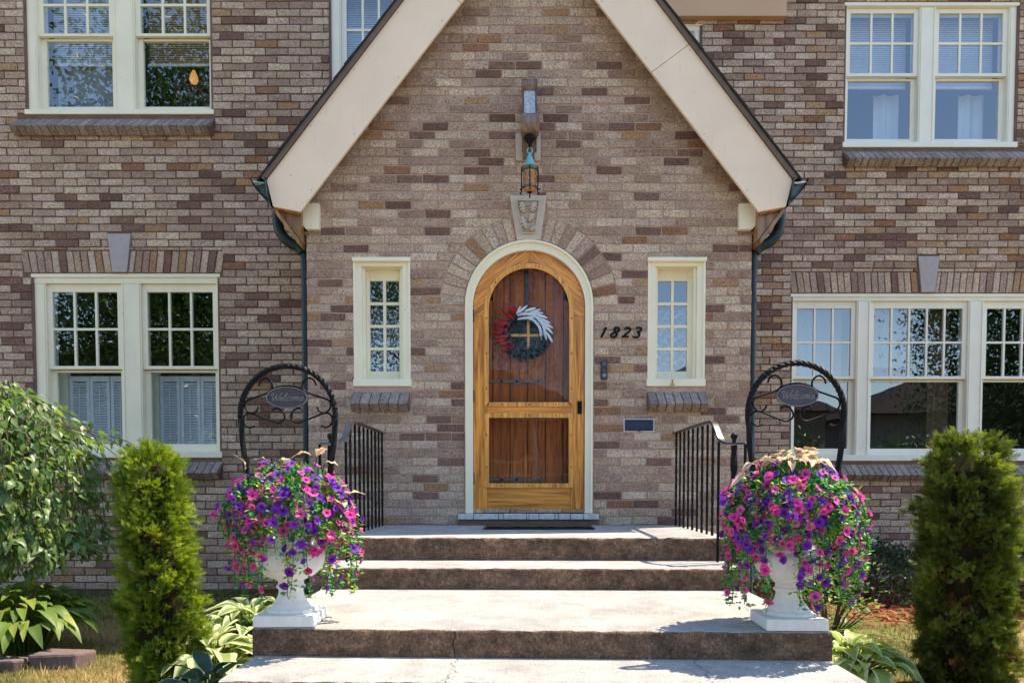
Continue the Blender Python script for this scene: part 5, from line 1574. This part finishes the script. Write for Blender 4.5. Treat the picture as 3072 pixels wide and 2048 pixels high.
# lawn, mulch
def blades(name, boxes, n, hgt, seed, dry):
    rr = np.random.default_rng(seed); P = []; T = []
    for (x0, x1, y0, y1, dn) in boxes:
        m = int(n * dn); x = rr.uniform(x0, x1, m); y = rr.uniform(y0, y1, m)
        P.append(np.stack([x, y, np.full(m, GZ - 0.014)], 1))
        T.append(np.clip(dry + 0.28 * np.sin(x * 4.1 + y * 2.3) * np.sin(y * 5.3 - x) - 0.30 * np.clip((y + 0.5) / 0.6, 0, 1) + rr.normal(0, 0.20, m), 0, 1))
    P = np.concatenate(P); T = np.concatenate(T); m = len(P)
    d = np.stack([rr.normal(0, 0.45, m), rr.normal(0, 0.45, m), np.ones(m)], 1)
    tv = [(0, 0.05, 0), (0, -0.05, 0), (0.6, -0.035, 0.05), (0.6, 0.035, 0.05), (1.0, 0.0, 0.16)]
    o = scatter(name, tv, [(0, 1, 2), (0, 2, 3), (3, 2, 4)], P, frames(d, rr.uniform(0, 6.28, m)), rr.uniform(0.5, 1.2, m) * hgt, T, M['grass'], None, kind='stuff')
    return o
o = blades('lawn_grass', [(-5.4, -1.25, -3.0, 0.98, 1.0), (1.25, 4.6, -3.0, -0.62, 0.6)], 42000, 0.045, 51, 0.66)
tag(o, 'short dry lawn grass turning yellow in the sun', 'grass')
rr = np.random.default_rng(61); m = 4200
P = np.stack([rr.uniform(1.25, 5.4, m), rr.uniform(-0.66, 1.62, m), GZ - 0.006 + rr.uniform(0, 0.035, m)], 1)
P[:, 1] += 0.05 * np.sin(P[:, 0] * 5)
d = np.stack([rr.normal(0, 1, m), rr.normal(0, 1, m), rr.normal(0, 0.22, m)], 1)
tv = [(-.5, -.12, 0), (.5, -.09, 0), (.5, .09, .02), (-.5, .12, .02), (-.45, -.08, .1), (.45, -.06, .1), (.42, .07, .12), (-.45, .09, .11)]
o = scatter('bark_mulch', tv, [(4, 5, 6, 7), (0, 1, 5, 4), (1, 2, 6, 5), (2, 3, 7, 6), (3, 0, 4, 7)], P, frames(d, rr.uniform(-.4, .4, m)), rr.uniform(0.03, 0.085, m), np.clip(rr.normal(0.55, 0.25, m), 0, 1), M['mulch'], None, kind='stuff')
tag(o, 'red bark mulch in the bed on the right', 'mulch')

# ------------------------------------------------------------------ small things on the porch wall
t = empty('wall_lantern', (0.0, -0.30, 2.394), 'small hanging lantern with verdigris cap and amber glass above the door', 'lantern')
cx, cy = 0.0, -0.30
mb = MB(); mb.tube([(cx + 0.019 * math.cos(a), cy, 2.733 + 0.019 * math.sin(a)) for a in np.linspace(0, 2 * math.pi, 20)[:-1]], 0.0042, 8, closed=True); mb.build('hanging_ring', M['verdigris'], t, smooth=True)
mb = MB(); mb.lathe([(0.010, 2.712), (0.013, 2.700), (0.022, 2.676), (0.034, 2.645), (0.046, 2.622), (0.047, 2.617), (0.044, 2.616)][::-1], (cx, cy, 0), 20); mb.build('cap', M['verdigris'], t, auto=40)
mb = MB(); mb.lathe([(0.050, 2.585), (0.060, 2.592), (0.062, 2.606), (0.055, 2.6155), (0.044, 2.617)], (cx, cy, 0), 20); mb.build('cap_rim', M['antique'], t, auto=40)
mb = MB(); mb.lathe([(0.020, 2.437), (0.044, 2.444), (0.049, 2.470), (0.050, 2.585)], (cx, cy, 0), 14); mb.build('glass_cylinder', M['amber'], t)
mb = MB(); mb.lathe([(0.050, 2.462), (0.054, 2.466), (0.054, 2.474), (0.0505, 2.478)], (cx, cy, 0), 20); mb.build('lower_band', M['copper'], t)
for k in range(6):
    a = k * math.pi / 3 + math.pi / 2
    mb = MB(); mb.tube(catmull([(cx + r_ * math.cos(a), cy + r_ * math.sin(a), z) for r_, z in [(0.050, 2.612), (0.066, 2.598), (0.070, 2.57), (0.069, 2.50), (0.066, 2.462), (0.075, 2.438), (0.082, 2.446)]], 4), 0.0042, 6); mb.build('cage_bar', M['iron'], t, smooth=True)
mb = MB(); mb.lathe([(0.002, 2.394), (0.006, 2.405), (0.003, 2.420), (0.010, 2.432), (0.022, 2.4365)], (cx, cy, 0), 12); mb.build('finial', M['iron'], t, smooth=True)

t = empty('lamp_bracket', (0.0, 0.0, 2.785), 'carved wooden scroll bracket carrying the lantern over the door', 'bracket')
side = [(0.0, 3.24), (-0.02, 3.30), (-0.06, 3.345), (-0.11, 3.345), (-0.135, 3.30), (-0.125, 3.255), (-0.17, 3.17), (-0.225, 3.06), (-0.25, 2.985), (-0.335, 2.985), (-0.365, 2.93), (-0.355, 2.865), (-0.31, 2.83), (-0.255, 2.84), (-0.20, 2.90), (-0.12, 2.94), (-0.05, 2.90), (0.0, 2.83)]
mb = MB(); n = len(side); w = 0.045
v = [(-w, y, z) for y, z in side] + [(w, y, z) for y, z in side]
mb.add(v, [tuple(range(n)), tuple(range(2 * n - 1, n - 1, -1))] + [((i + 1) % n, i, i + n, (i + 1) % n + n) for i in range(n)])
mb.build('scroll_arm', M['bracket'], t, bevel=0.004)
for s in (-1, 1):
    mb = MB(); v = [(s * 0.0455, y, z) for y, z in side] + [(s * 0.056, y * 0.97, z - 0.004) for y, z in side]
    fc = [((i + 1) % n, i, i + n, (i + 1) % n + n) for i in range(n)]
    mb.add(v, fc + [tuple(range(2 * n - 1, n - 1, -1)), tuple(range(n))]); mb.build('side_cheek', M['bracket'], t)
mb = MB(); mb.hexa([(-0.040, -0.252, 2.995), (0.040, -0.252, 2.995), (0.040, -0.272, 2.988), (-0.040, -0.272, 2.988), (-0.040, -0.140, 3.235), (0.040, -0.140, 3.235), (0.040, -0.160, 3.228), (-0.040, -0.160, 3.228)])
mb.build('flaked_panel', M['paleflake'], t)
for (y_, z_, r_, w_) in ((-0.088, 3.297, 0.052, 0.060), (-0.300, 2.915, 0.078, 0.066)):
    mb = MB(); mb.tube([(-w_, y_, z_), (-w_ * 0.92, y_, z_), (w_ * 0.92, y_, z_), (w_, y_, z_)], [r_ * 0.9, r_, r_, r_ * 0.9], 20); mb.build('scroll_roll', M['bracket'], t, auto=40)
mb = MB(); mb.box(-0.103, 0.087, -0.012, 0.03, 2.787, 2.988); mb.build('back_plate', M['limestone'], t, bevel=0.003)
mb = MB(); mb.box(-0.050, 0.040, -0.040, -0.0125, 2.79, 2.95); mb.build('back_board', M['bracket'], t)
mb = MB(); mb.lathe([(0.040, 2.832), (0.044, 2.822), (0.036, 2.808), (0.020, 2.79), (0.013, 2.775), (0.008, 2.765)][::-1], (0, -0.30, 0), 16); mb.tube([(0, -0.30, 2.77), (0, -0.30, 2.745)], 0.005, 8); mb.build('ceiling_cup', M['iron'], t, smooth=True)

DIG = {'1': [[(0.05, 0.0), (0.22, 0.5), (0.38, 1.0)], [(0.38, 1.0), (0.22, 0.80)]],
       '8': [[(0.36, 0.52), (0.56, 0.70), (0.52, 0.95), (0.34, 0.98), (0.24, 0.78), (0.36, 0.52), (0.40, 0.25), (0.24, 0.02), (0.04, 0.12), (0.10, 0.38), (0.36, 0.52)]],
       '2': [[(0.18, 0.80), (0.30, 0.98), (0.52, 0.90), (0.50, 0.65), (0.26, 0.32), (0.02, 0.04)], [(0.02, 0.04), (0.22, 0.10), (0.46, 0.04)]],
       '3': [[(0.22, 0.95), (0.40, 1.0), (0.56, 0.88), (0.48, 0.62), (0.32, 0.55), (0.44, 0.40), (0.40, 0.12), (0.20, 0.0), (0.0, 0.14)]]}
for ch, x, lab in (('1', 0.548, 'black metal numeral 1 nearest the door'), ('8', 0.625, 'black metal numeral 8, second digit of the house number'), ('2', 0.712, 'black metal numeral 2, third digit of the house number'), ('3', 0.795, 'black metal numeral 3 nearest the small right window')):
    mb = MB()
    for S in DIG[ch]:
        P = [(x + px_ * 0.125, -0.012, 1.447 + pz_ * 0.076) for px_, pz_ in S]
        P = catmull(P, 5); m_ = len(P)
        mb.tube(P, [0.0062 + 0.0025 * math.sin(math.pi * i / (m_ - 1)) for i in range(m_)], 8)
    o = mb.build('house_number', M['iron'], smooth=True); tag(o, lab, 'house number', 'house number digits')

t = empty('doorbell', (0.578, 0, 1.12), 'black video doorbell on the wall right of the door', 'doorbell')
def rounded(x0, x1, z0, z1, r_, n=5):
    P = []
    for (cx_, cz_, a0_) in ((x1 - r_, z0 + r_, -90), (x1 - r_, z1 - r_, 0), (x0 + r_, z1 - r_, 90), (x0 + r_, z0 + r_, 180)):
        P += [(cx_ + r_ * math.cos(R(a0_ + 90 * i / n)), cz_ + r_ * math.sin(R(a0_ + 90 * i / n))) for i in range(n + 1)]
    return P
mb = MB(); mb.prism(rounded(0.552, 0.604, 1.122, 1.266, 0.008), -0.028, -0.001); body = mb.build('body', M['black'], t, bevel=0.003)
def disc(mb, x, z, r_, y0, y1, n=18): mb.prism([(x + r_ * math.cos(2 * math.pi * i / n), z + r_ * math.sin(2 * math.pi * i / n)) for i in range(n)], y0, y1)
mb = MB(); mb.strip([(0.578 + 0.013 * math.cos(a), 1.243 + 0.013 * math.sin(a)) for a in np.linspace(0, 2 * math.pi, 21)[:-1]], [(0.578 + 0.009 * math.cos(a), 1.243 + 0.009 * math.sin(a)) for a in np.linspace(0, 2 * math.pi, 21)[:-1]], -0.032, -0.0285, closed=True); mb.build('camera_ring', M['greybtn'], t)
mb = MB(); disc(mb, 0.579, 1.156, 0.0155, -0.032, -0.0285); mb.build('button', M['greybtn'], t)
mb = MB(); mb.box(0.572, 0.585, -0.0295, -0.0285, 1.190, 1.194); mb.build('status_light', M['greybtn'], t)

t = empty('mail_slot', (0.852, 0, 0.726), 'dark blue metal mail slot with white caulked edge low on the wall', 'mail slot')
mb = MB(); rect_ring(mb, 0.733, 0.972, 0.722, 0.826, 0.009, -0.004, 0.01); mb.build('caulk_edge', M['caulk'], t)
mb = MB(); mb.prism(rounded(0.742, 0.963, 0.731, 0.818, 0.004), -0.012, 0.01); mb.build('plate', M['navy'], t, bevel=0.003)
mb = MB(); rect_ring(mb, 0.760, 0.945, 0.742, 0.803, 0.004, -0.0165, -0.0122); flap = mb.build('flap_rim', M['navy'], t, bevel=0.001)
GL = {'M': [[(0, 0), (0, 1), (.4, .4), (.8, 1), (.8, 0)]], 'A': [[(0, 0), (.4, 1), (.8, 0)], [(.15, .4), (.65, .4)]], 'I': [[(.2, 0), (.2, 1)]], 'L': [[(0, 1), (0, 0), (.6, 0)]]}
mb = MB(); x = 0.800
for ch, adv in (('M', 0.036), ('A', 0.034), ('I', 0.022), ('L', 0.03)):
    for S in GL[ch]: mb.tube([(x + a * 0.022, -0.0135, 0.758 + c_ * 0.024) for a, c_ in S], 0.0016, 6)
    x += adv
mb.build('embossed_letters', M['navy'], t)
mb = MB(); mb.box(0.842, 0.862, -0.020, -0.012, 0.7255, 0.736); mb.build('flap_tab', M['navy'], t)

t = empty('flag_holder', (1.105, -0.03, 1.08), 'small brass and white holder on the sill of the right porch window', 'holder')
mb = MB(); mb.box(1.088, 1.118, -0.052, -0.020, 1.078, 1.088); mb.tube([(1.103, -0.040, 1.088), (1.105, -0.040, 1.12)], 0.008, 8); mb.build('foot', M['brass'], t)
mb = MB(); rect_ring(mb, 1.092, 1.118, 1.118, 1.192, 0.005, -0.046, -0.036); mb.build('clip', M['caulk'], t)

# wreath on the plank door, behind the storm door glass
t = empty('wreath', (-0.035, 0.10, 1.33), 'round wreath of red, white and dark blue dried spikes hanging on the door', 'wreath')
wx, wz, wy = -0.030, 1.492, 0.093
mb = MB(); mb.tube([(wx + 0.152 * math.cos(a), wy + 0.012, wz + 0.152 * math.sin(a)) for a in np.linspace(0, 2 * math.pi, 49)[:-1]], [0.026 + 0.005 * math.sin(i * 2.3) for i in range(48)], 8, closed=True); mb.build('twig_ring', M['navyhair'], t)
mb = MB(); mb.box(-0.030, -0.002, 0.098, 0.101, 1.60, 2.02); mb.build('hanging_strap', M['black'], t)
def spike_mesh(name, mat, L, r_):
    mb = MB(); n = 9; rs = np.random.default_rng(3); prof = []
    for i in range(13):
        q = i / 12; prof.append((r_ * (math.sin(math.pi * min(1, 0.12 + 0.86 * q)) ** 0.6) * (0.86 if i % 2 else 1.08), q * L))
    mb.lathe(prof, (0, 0, 0), n, wob=lambda i, a: 1 + 0.18 * ((int(a * 9 / 6.2832) + i) % 2))
    mb.v = [(z, x, y) for x, y, z in mb.v]
    return mb.mesh(name, mat)
sm = {'r': spike_mesh('red_spike', M['red'], 0.080, 0.0105), 'w': spike_mesh('white_spike', M['whitespike'], 0.074, 0.0080)}
rd = random.Random(5)
for (a, r_, da, s) in [(92, .115, 10, .8), (108, .120, 12, 1.0), (118, .150, 5, 1.05), (128, .118, 16, 1.0), (136, .150, -4, .95), (150, .120, 8, 1.1), (160, .148, 4, 1.0), (168, .118, 2, 1.1), (178, .150, 0, 1.0), (188, .118, -6, 1.0), (196, .135, -8, 1.05), (208, .112, -14, 1.0), (220, .120, -16, 1.0), (228, .10, -10, .9)]:
    an = R(a); dr = R(a + da)
    place(sm['r'], 'red_spike', t, (wx + 1.2 * r_ * math.cos(an), wy - 0.010 - rd.uniform(0, .012), wz + 1.2 * r_ * math.sin(an)), (math.cos(dr), rd.uniform(-0.2, 0.05), math.sin(dr)), rd.uniform(0, 6), s * 1.15)
for i in range(27):
    a = 105 - i * 4.2 + rd.uniform(-3, 3); row = i % 3
    an = R(a); tang = R(a - 90 + (30 if row == 2 else 16 if row == 1 else 2) + rd.uniform(-9, 9))
    r_ = 0.122 + 0.030 * row
    place(sm['w'], 'white_spike', t, (wx + r_ * math.cos(an) - 0.03 * math.cos(tang), wy - 0.016 - 0.006 * row - rd.uniform(0, 0.008), wz + r_ * math.sin(an) - 0.03 * math.sin(tang)), (math.cos(tang), -0.05, math.sin(tang)), rd.uniform(0, 6), rd.uniform(1.0, 1.28))
place(sm['w'], 'white_spike', t, (wx - 0.065, wy - 0.03, wz + 0.15), (0.45, -0.05, 0.9), 0.3, 0.95)
rr = np.random.default_rng(71); m = 1900
a = rr.uniform(R(-135), R(5), m); r_ = rr.uniform(0.112, 0.180, m)
P = np.stack([wx + r_ * np.cos(a), wy - rr.uniform(0, 0.03, m), wz + r_ * np.sin(a)], 1)
d = np.stack([np.cos(a) + rr.normal(0, .5, m), rr.normal(-0.25, .3, m), np.sin(a) + rr.normal(0, .5, m)], 1)
scatter('dark_bristles', [(0, .03, 0), (0, -.03, 0), (.6, -.02, .06), (.6, .02, .06), (1, 0, .2)], [(0, 1, 2), (0, 2, 3), (3, 2, 4)], P, frames(d, rr.uniform(0, 6, m)), rr.uniform(0.035, 0.062, m), np.zeros(m), M['navyhair'], t, kind='stuff')
mb = MB()
for k in range(16):
    a_ = R(-140 + 150 * k / 15); r0 = rd.uniform(.125, .17); c_ = (wx + r0 * math.cos(a_), wy - 0.034, wz + r0 * math.sin(a_))
    b_ = rd.uniform(0, 6.28); rc = rd.uniform(.012, .025)
    mb.tube([(c_[0] + rc * math.cos(b_ + u), c_[1], c_[2] + rc * 1.6 * math.sin(b_ + u)) for u in np.linspace(0, 2.2, 8)], 0.0009, 4)
mb.build('curled_stems', M['hay'], t)

# ------------------------------------------------------------------ behind the windows
def drape(name, x0, x1, z0, z1, y, mat, label, cat, folds=5, depth=0.015, group=None):
    mb = MB(); n = 48
    for i in range(n + 1):
        q = i / n; x = x0 + (x1 - x0) * q; yy = y + depth * math.sin(q * folds * 2 * math.pi) + depth * 0.4 * math.sin(q * folds * 5.1)
        mb.v += [(x, yy, z0), (x, yy * 1.0, z1)]
    for i in range(n): mb.f.append((2 * i, 2 * i + 2, 2 * i + 3, 2 * i + 1)); mb.m.append(0); mb.c.append(None)
    o = mb.build(name, M[mat], smooth=True); tag(o, label, cat, group); return o
drape('lace_curtain', -1.27, -0.965, 1.13, 1.712, 0.20, 'lace', 'white lace cafe curtain inside the left porch window', 'curtain', 4)
drape('lace_curtain', 0.955, 1.27, 1.13, 1.712, 0.20, 'lace', 'white lace cafe curtain inside the right porch window', 'curtain', 4)
drape('lace_curtain', -3.55, -2.75, 3.60, 4.45, YL + 0.85, 'lace', 'lace curtain behind the right pane of the upper left window', 'curtain', 5)
drape('sheer_curtain', -4.38, -3.72, 3.66, 4.36, YL + 0.30, 'sheer', 'sheer curtain behind the left pane of the upper left window', 'curtain', 3)
drape('sheer_curtain', 2.66, 3.28, 1.42, 2.10, YR + 0.33, 'sheer', 'sheer valance behind the left part of the triple window', 'curtain', 6)
drape('sheer_curtain', 3.45, 4.02, 1.52, 2.10, YR + 0.33, 'sheer', 'sheer valance behind the middle part of the triple window', 'curtain', 6)
drape('brown_drape', 4.20, 4.42, 0.62, 2.10, YR + 0.36, 'drape', 'narrow brown drape inside the middle part of the triple window', 'curtain', 3, 0.02)
drape('white_curtain', 3.60, 3.86, 3.70, 4.33, YR + 0.40, 'interior_w', 'white curtain edge behind the lower left pane of the upper right window', 'curtain', 2)
drape('white_curtain', 4.48, 4.74, 3.70, 4.33, YR + 0.40, 'interior_w', 'white curtain edge behind the lower right pane of the upper right window', 'curtain', 2)
mb = MB()
for (a, c_) in ((-4.47, -4.305), (-3.60, -3.455)): mb.box(a, c_, YL + 0.21, YL + 0.262, 0.58, 1.36)
mb.build('inner_casing', M['cream'], house)
def shutter(x0, x1, z0, z1, y, label, yaw=0.0):
    t = empty('louvred_shutter', ((x0 + x1) / 2, y, z0), label, 'shutter', 'louvred shutters inside the lower left window')
    mb = MB(); w = 0.028
    mb.box(x0, x0 + w, y, y + 0.02, z0, z1); mb.box(x1 - w, x1, y, y + 0.02, z0, z1); mb.box(x0 + w, x1 - w, y, y + 0.02, z0, z0 + 0.04); mb.box(x0 + w, x1 - w, y, y + 0.02, z1 - 0.05, z1)
    mb.build('frame', M['interior_w'], t)
    mb = MB(); z = z0 + 0.045
    while z < z1 - 0.07:
        mb.hexa([(x0 + w, y + 0.002, z), (x1 - w, y + 0.002, z), (x1 - w, y + 0.005, z), (x0 + w, y + 0.005, z), (x0 + w, y + 0.018, z + 0.022), (x1 - w, y + 0.018, z + 0.022), (x1 - w, y + 0.021, z + 0.022), (x0 + w, y + 0.021, z + 0.022)])
        z += 0.0245
    mb.build('louvres', M['interior_w'], t)
    mb = MB(); mb.box((x0 + x1) / 2 - 0.004, (x0 + x1) / 2 + 0.004, y - 0.008, y - 0.002, z0 + 0.08, z1 - 0.10); mb.build('tilt_rod', M['interior_w'], t)
for k, (a, c_, lab) in enumerate([(-4.30, -4.115, 'first louvred shutter leaf from the left, lower left window'), (-4.11, -3.925, 'second louvred shutter leaf from the left, lower left window'), (-3.915, -3.73, 'third louvred shutter leaf from the left, beside the window post'),
                                  (-3.45, -3.265, 'fourth louvred shutter leaf from the left, right of the window post'), (-3.26, -3.075, 'fifth louvred shutter leaf from the left, lower left window'), (-3.07, -2.865, 'last louvred shutter leaf at the right side of the lower left window')]):
    shutter(a, c_, 0.66, 1.325, YL + 0.235, lab)
def blind(x0, x1, z0, z1, y, label, gap=0.020, mat='interior_w'):
    t = empty('window_blind', ((x0 + x1) / 2, y, z0), label, 'blind', 'blinds in the upper windows')
    mb = MB(); z = z0
    while z < z1: mb.hexa([(x0, y, z), (x1, y, z), (x1, y + 0.001, z), (x0, y + 0.001, z), (x0, y + 0.010, z + gap * 1.02), (x1, y + 0.010, z + gap * 1.02), (x1, y + 0.011, z + gap * 1.02), (x0, y + 0.011, z + gap * 1.02)]); z += gap
    mb.build('slats', M[mat], t)
    mb = MB(); mb.box(x0, x1, y - 0.004, y + 0.014, z0 - 0.022, z0 - 0.001); mb.build('bottom_bar', M['interior_w'], t)
blind(3.17, 3.85, 4.34, 4.98, YR + 0.25, 'white slatted blind behind the top left panes of the upper right window')
blind(4.04, 4.73, 4.34, 4.98, YR + 0.25, 'white slatted blind behind the top right panes of the upper right window')
blind(-4.38, -3.72, 4.20, 5.05, YL + 0.25, 'white blind half down behind the left of the upper left window')
blind(-3.50, -2.84, 4.20, 5.05, YL + 0.25, 'tan shaded blind half down behind the right of the upper left window', mat='tan')
blind(-1.66, -1.15, 3.76, 4.85, YL + 0.25, 'white blind in the window half hidden by the porch roof')
t = empty('ceiling_lamp', (-3.25, YL + 0.62, 4.21), 'lit amber ceiling lamp seen through the upper left window', 'lamp')
mb = MB(); mb.lathe([(0.01, 0), (0.03, 0.010), (0.042, 0.04), (0.036, 0.075), (0.012, 0.13)], (-3.25, YL + 0.62, 4.21), 16); mb.build('globe', M['glow'], t, smooth=True)
mb = MB(); mb.tube([(-3.25, YL + 0.62, 4.34), (-3.25, YL + 0.62, 5.2)], 0.006, 6); mb.build('rod', M['brass'], t)

# ------------------------------------------------------------------ across the street (seen only in the window glass)
def street_tree(cx, cy, h, r_, n, seed, label, base=0.25):
    rr = np.random.default_rng(seed)
    t = empty('street_tree', (cx, cy, GZ), label, 'tree', 'trees across the street')
    mb = MB(); mb.tube([(cx, cy, GZ - 0.1), (cx + 0.1, cy, GZ + h * 0.3), (cx - 0.1, cy + 0.1, GZ + h * 0.75)], [0.28, 0.2, 0.06], 10)
    for k in range(9):
        a = k * 2.4; z = GZ + h * (0.25 + 0.06 * k)
        mb.tube([(cx, cy, z), (cx + r_ * 0.4 * math.cos(a), cy + r_ * 0.4 * math.sin(a), z + h * 0.1), (cx + r_ * 0.75 * math.cos(a), cy + r_ * 0.75 * math.sin(a), z + h * 0.16)], [0.10, 0.06, 0.02], 6)
    mb.build('trunk', M['bark'], t)
    nc = 46
    C = rr.normal(0, 1, (nc, 3)); C /= np.linalg.norm(C, axis=1, keepdims=True); C *= rr.uniform(0.35, 0.95, (nc, 1)); C = C * np.array([r_, r_, h * (1 - base) / 2]) + np.array([cx, cy, GZ + h * (base + (1 - base) / 2)])
    w = rr.integers(0, nc, n)
    P = C[w] + rr.normal(0, 1, (n, 3)) * r_ * 0.19
    scatter('crown', SMALL_V, SMALL_F, P, frames(rr.normal(0, 1, (n, 3)), rr.uniform(0, 6, n)), rr.uniform(0.14, 0.23, n) * (1.0 + 0.06 * max(0, r_ - 4.4)), np.clip(rr.normal(0.3, 0.2, n), 0, 0.8), M['treeleaf'], t, kind='stuff')
street_tree(-10.8, -15.5, 14.5, 4.4, 46000, 81, 'large tree across the street reflected in the lower left window', 0.12)
street_tree(19.8, -19.0, 12.5, 4.1, 36000, 82, 'tall tree across the street reflected at the right of the triple window', 0.12)
street_tree(8.6, -15.0, 2.6, 1.5, 5000, 83, 'round bush across the street reflected low in the triple window', 0.0)
street_tree(12.4, -14.6, 2.2, 1.4, 5000, 84, 'low bush across the street reflected beside the round bush', 0.0)
street_tree(-4.5, -37.5, 19.0, 7.6, 26000, 86, 'very tall tree behind the porch house across the street', 0.10)
street_tree(-18.0, -26.0, 10.0, 4.5, 4200, 85, 'far tree behind the large tree across the street', 0.15)
def neighbour(x0, x1, ze, zr, col, label):
    nb = empty('neighbour_house', ((x0 + x1) / 2, -28.0, GZ), label, 'house', 'houses across the street')
    mb = MB(); mb.box(x0 + 0.7, x1 - 0.7, -34.0, -26.0, GZ, ze); mb.build('wall', plain('neighbour_wall', col, 0.9, 0.1), nb)
    mb = MB(); v = [(x0, -25.2, ze), (x1, -25.2, ze), (x1, -34.8, ze), (x0, -34.8, ze), (x0 + 4.4, -30.0, zr), (x1 - 4.4, -30.0, zr)]
    mb.add(v, [(0, 1, 5, 4), (1, 2, 5), (2, 3, 4, 5), (3, 0, 4), (3, 2, 1, 0)]); mb.build('roof', M['shingle'], nb)
    n = 4; step = (x1 - x0 - 3.0) / n
    for k in range(n):
        x = x0 + 1.6 + k * step
        mb = MB(); mb.box(x, x + 1.5, -26.0, -25.94, 0.5, 2.1); w_ = mb.build('window', M['white'], nb)
        mb = MB(); mb.box(x + 0.1, x + 1.4, -25.94, -25.935, 0.6, 2.0); mb.build('pane', M['black'], w_)
    xm = x0 + 1.6 + step * 1.5 + 0.6
    mb = MB(); mb.box(xm, xm + 0.95, -26.0, -25.93, GZ, 1.5); mb.build('door', M['wood_v'], nb)
neighbour(4.2, 15.2, 3.6, 6.2, (0.20, 0.17, 0.15), 'brown house across the street reflected in the left of the triple window')
neighbour(16.2, 30.0, 3.5, 5.6, (0.25, 0.24, 0.23), 'grey house across the street reflected in the middle of the triple window')
neighbour(-26.0, -9.5, 3.6, 7.4, (0.17, 0.15, 0.14), 'dark house added across the street to block sky reflections in the lower left window')  # added dark mass that hides bright sky between the reflected tree's leaves
neighbour(-9.0, 3.6, 3.0, 5.6, (0.16, 0.13, 0.11), 'dark brick house with porch directly across the street, reflected in the door glass')
t = empty('neighbour_porch', (-0.5, -24.0, GZ), 'white railed porch of the house directly across the street', 'porch')
mb = MB(); mb.box(-3.6, 2.8, -25.1, -23.4, GZ, 0.35); mb.build('floor', M['conc'], t)
mb = MB(); mb.box(-3.6, 2.8, -25.1, -23.3, 2.75, 2.98); mb.build('beam', M['white'], t)
for x in (-3.4, -1.4, 0.6, 2.6):
    mb = MB(); mb.box(x - 0.11, x + 0.11, -23.6, -23.4, 0.35, 2.75); mb.build('post', M['white'], t)
for z in (0.5, 1.15):
    mb = MB(); mb.box(-3.3, 2.5, -23.53, -23.47, z, z + 0.08); mb.build('rail', M['white'], t)
for k in range(36):
    x = -3.25 + k * 0.16
    mb = MB(); mb.box(x - 0.02, x + 0.02, -23.52, -23.48, 0.58, 1.15); mb.build('baluster', M['white'], t)
